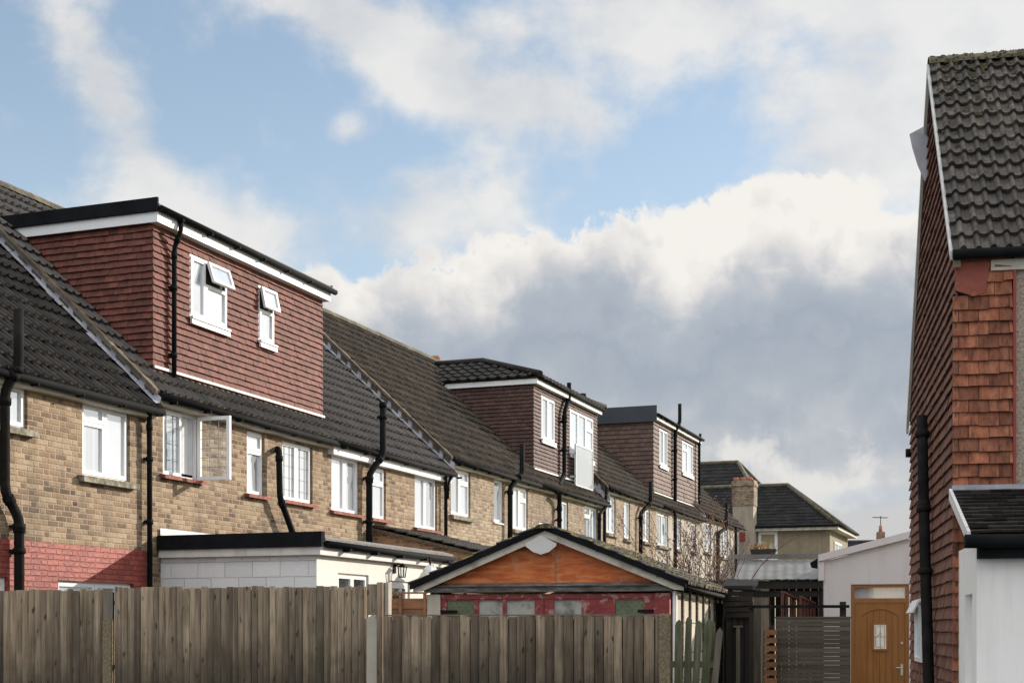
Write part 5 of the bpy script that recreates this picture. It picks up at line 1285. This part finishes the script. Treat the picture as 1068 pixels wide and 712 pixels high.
# cumulus bank: its top edge against bearing
fc_ = nt.nodes.new('ShaderNodeFloatCurve'); cv = fc_.mapping.curves[0]
pts_ = [(150, 640), (250, 420), (300, 290), (345, 274), (400, 284), (440, 262), (490, 256), (540, 240), (590, 232), (650, 224), (710, 208), (760, 190), (830, 177), (890, 188), (940, 205), (1010, 230), (1200, 260)]
def cxn(a): return (a + 30) / 60
while len(cv.points) < len(pts_): cv.points.new(.5, .5)
for p_, (px, py) in zip(cv.points, pts_):
    a, b = AE(px, py); p_.location = (cxn(a), b / 30); p_.handle_type = 'AUTO'
fc_.mapping.update()
nt.links.new((((az0 + wx_ * 1.0) + 30.0) / 60.0).s, fc_.inputs['Value'])
top = NV(nt, fc_.outputs[0]) * 30.0
vor = nt.nodes.new('ShaderNodeTexVoronoi'); vor.voronoi_dimensions = '2D'; vor.feature = 'F1'; vor.inputs['Scale'].default_value = .60
nt.links.new(comb(nt, az0 + (n2 - .5) * 2.5, el0 * 1.2 + (n2 - .5) * 2.0, 0.0), vor.inputs['Vector'])
puff = NV(nt, vor.outputs['Distance'])
dd = top - el0 + (n2 - .5) * 2.6 + (.45 - puff) * .8
bank = dd.smooth(-.10, .45) * (1.0 - outframe * 1.0)
right = az0.smooth(-4.0, 9.0)
# light and dark through the bank, by how far below its top, bent by noise
sd = top - el0 + (n2 - .5) * 3.4 + (n3 - .5) * 5.0 + (.45 - puff) * .9 - az0.smooth(3, 7) * az0.smooth(13, 17, 1.0, 0.0) * 1.6
shade = ramp(nt, (sd / 16.0).clamp(), [(0.0, (.90, .88, .85)), (.06, (.78, .77, .76)), (.13, (.58, .60, .64)), (.20, (.44, .49, .56)), (.31, (.37, .425, .505)), (.42, (.43, .475, .54)), (.54, (.56, .585, .62)), (.72, (.60, .605, .61)), (1.0, (.56, .575, .60))])
cl_hi = ramp(nt, (n1 * .6 + n3 * .4 + (az0.smooth(-10, 20)) * .12), [(.32, (.60, .63, .68)), (.50, (.74, .745, .755)), (.66, (.86, .85, .83))])
# low broken light patches near the horizon on the right
lowp = (blob(790, 470, 60, 26, 15, 1.0) + blob(850, 520, 70, 24, 0, .9) + blob(930, 480, 60, 40, 0, .35) + (n2 - .5) * 1.6).smooth(.35, .9)
shade = mixc(nt, lowp * .85, shade, (.80, .79, .77))
lowb = (blob(905, 520, 60, 18, 0, .9) + blob(800, 505, 40, 12, 0, .5) + (n1 - .5)).smooth(.4, .9)
shade = mixc(nt, lowb * .6, shade, (.52, .58, .66))
# all cloud colours are radiances before the exposure; 0.1 strength below
skyc = nt.nodes.new('ShaderNodeVectorMath'); skyc.operation = 'SCALE'; nt.links.new(sky.outputs[0], skyc.inputs[0]); skyc.inputs['Scale'].default_value = 1.15
KS = .72
def X10(sock, k=10.0 * KS):
    n = nt.nodes.new('ShaderNodeVectorMath'); n.operation = 'SCALE'; nt.links.new(sock, n.inputs[0]); n.inputs['Scale'].default_value = k; return n.outputs[0]
haz = el0.smooth(4, 24, .74, .26)          # paler blue towards the horizon
base_sky = mixc(nt, haz, skyc.outputs[0], (6.2 * KS, 7.6 * KS, 8.9 * KS))
hib = nt.nodes.new('ShaderNodeVectorMath'); hib.operation = 'SCALE'; nt.links.new(X10(cl_hi), hib.inputs[0]); nt.links.new((el0.smooth(24, 50) * 1.3 + (az0.abs()).smooth(75, 110) * .9 + 1.0).s, hib.inputs['Scale'])  # unseen clouds overhead and behind made brighter to fill the shadows
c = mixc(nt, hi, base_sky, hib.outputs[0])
c = mixc(nt, bank, c, X10(shade))
c = mixc(nt, 1.0, c, (1.01, 1.0, .985), 'MULTIPLY')
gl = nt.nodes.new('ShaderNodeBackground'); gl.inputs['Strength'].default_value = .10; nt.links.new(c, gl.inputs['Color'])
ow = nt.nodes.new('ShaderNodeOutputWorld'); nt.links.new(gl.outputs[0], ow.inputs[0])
wd.cycles.sampling_method = 'MANUAL'; wd.cycles.sample_map_resolution = 512

S.view_settings.view_transform = 'Standard'; S.view_settings.look = 'None'; S.view_settings.gamma = 1; S.view_settings.exposure = 0.48
S.render.engine = 'CYCLES'
S.cycles.max_bounces = 6; S.cycles.diffuse_bounces = 3; S.cycles.glossy_bounces = 3; S.cycles.transparent_max_bounces = 8
S.cycles.use_denoising = True
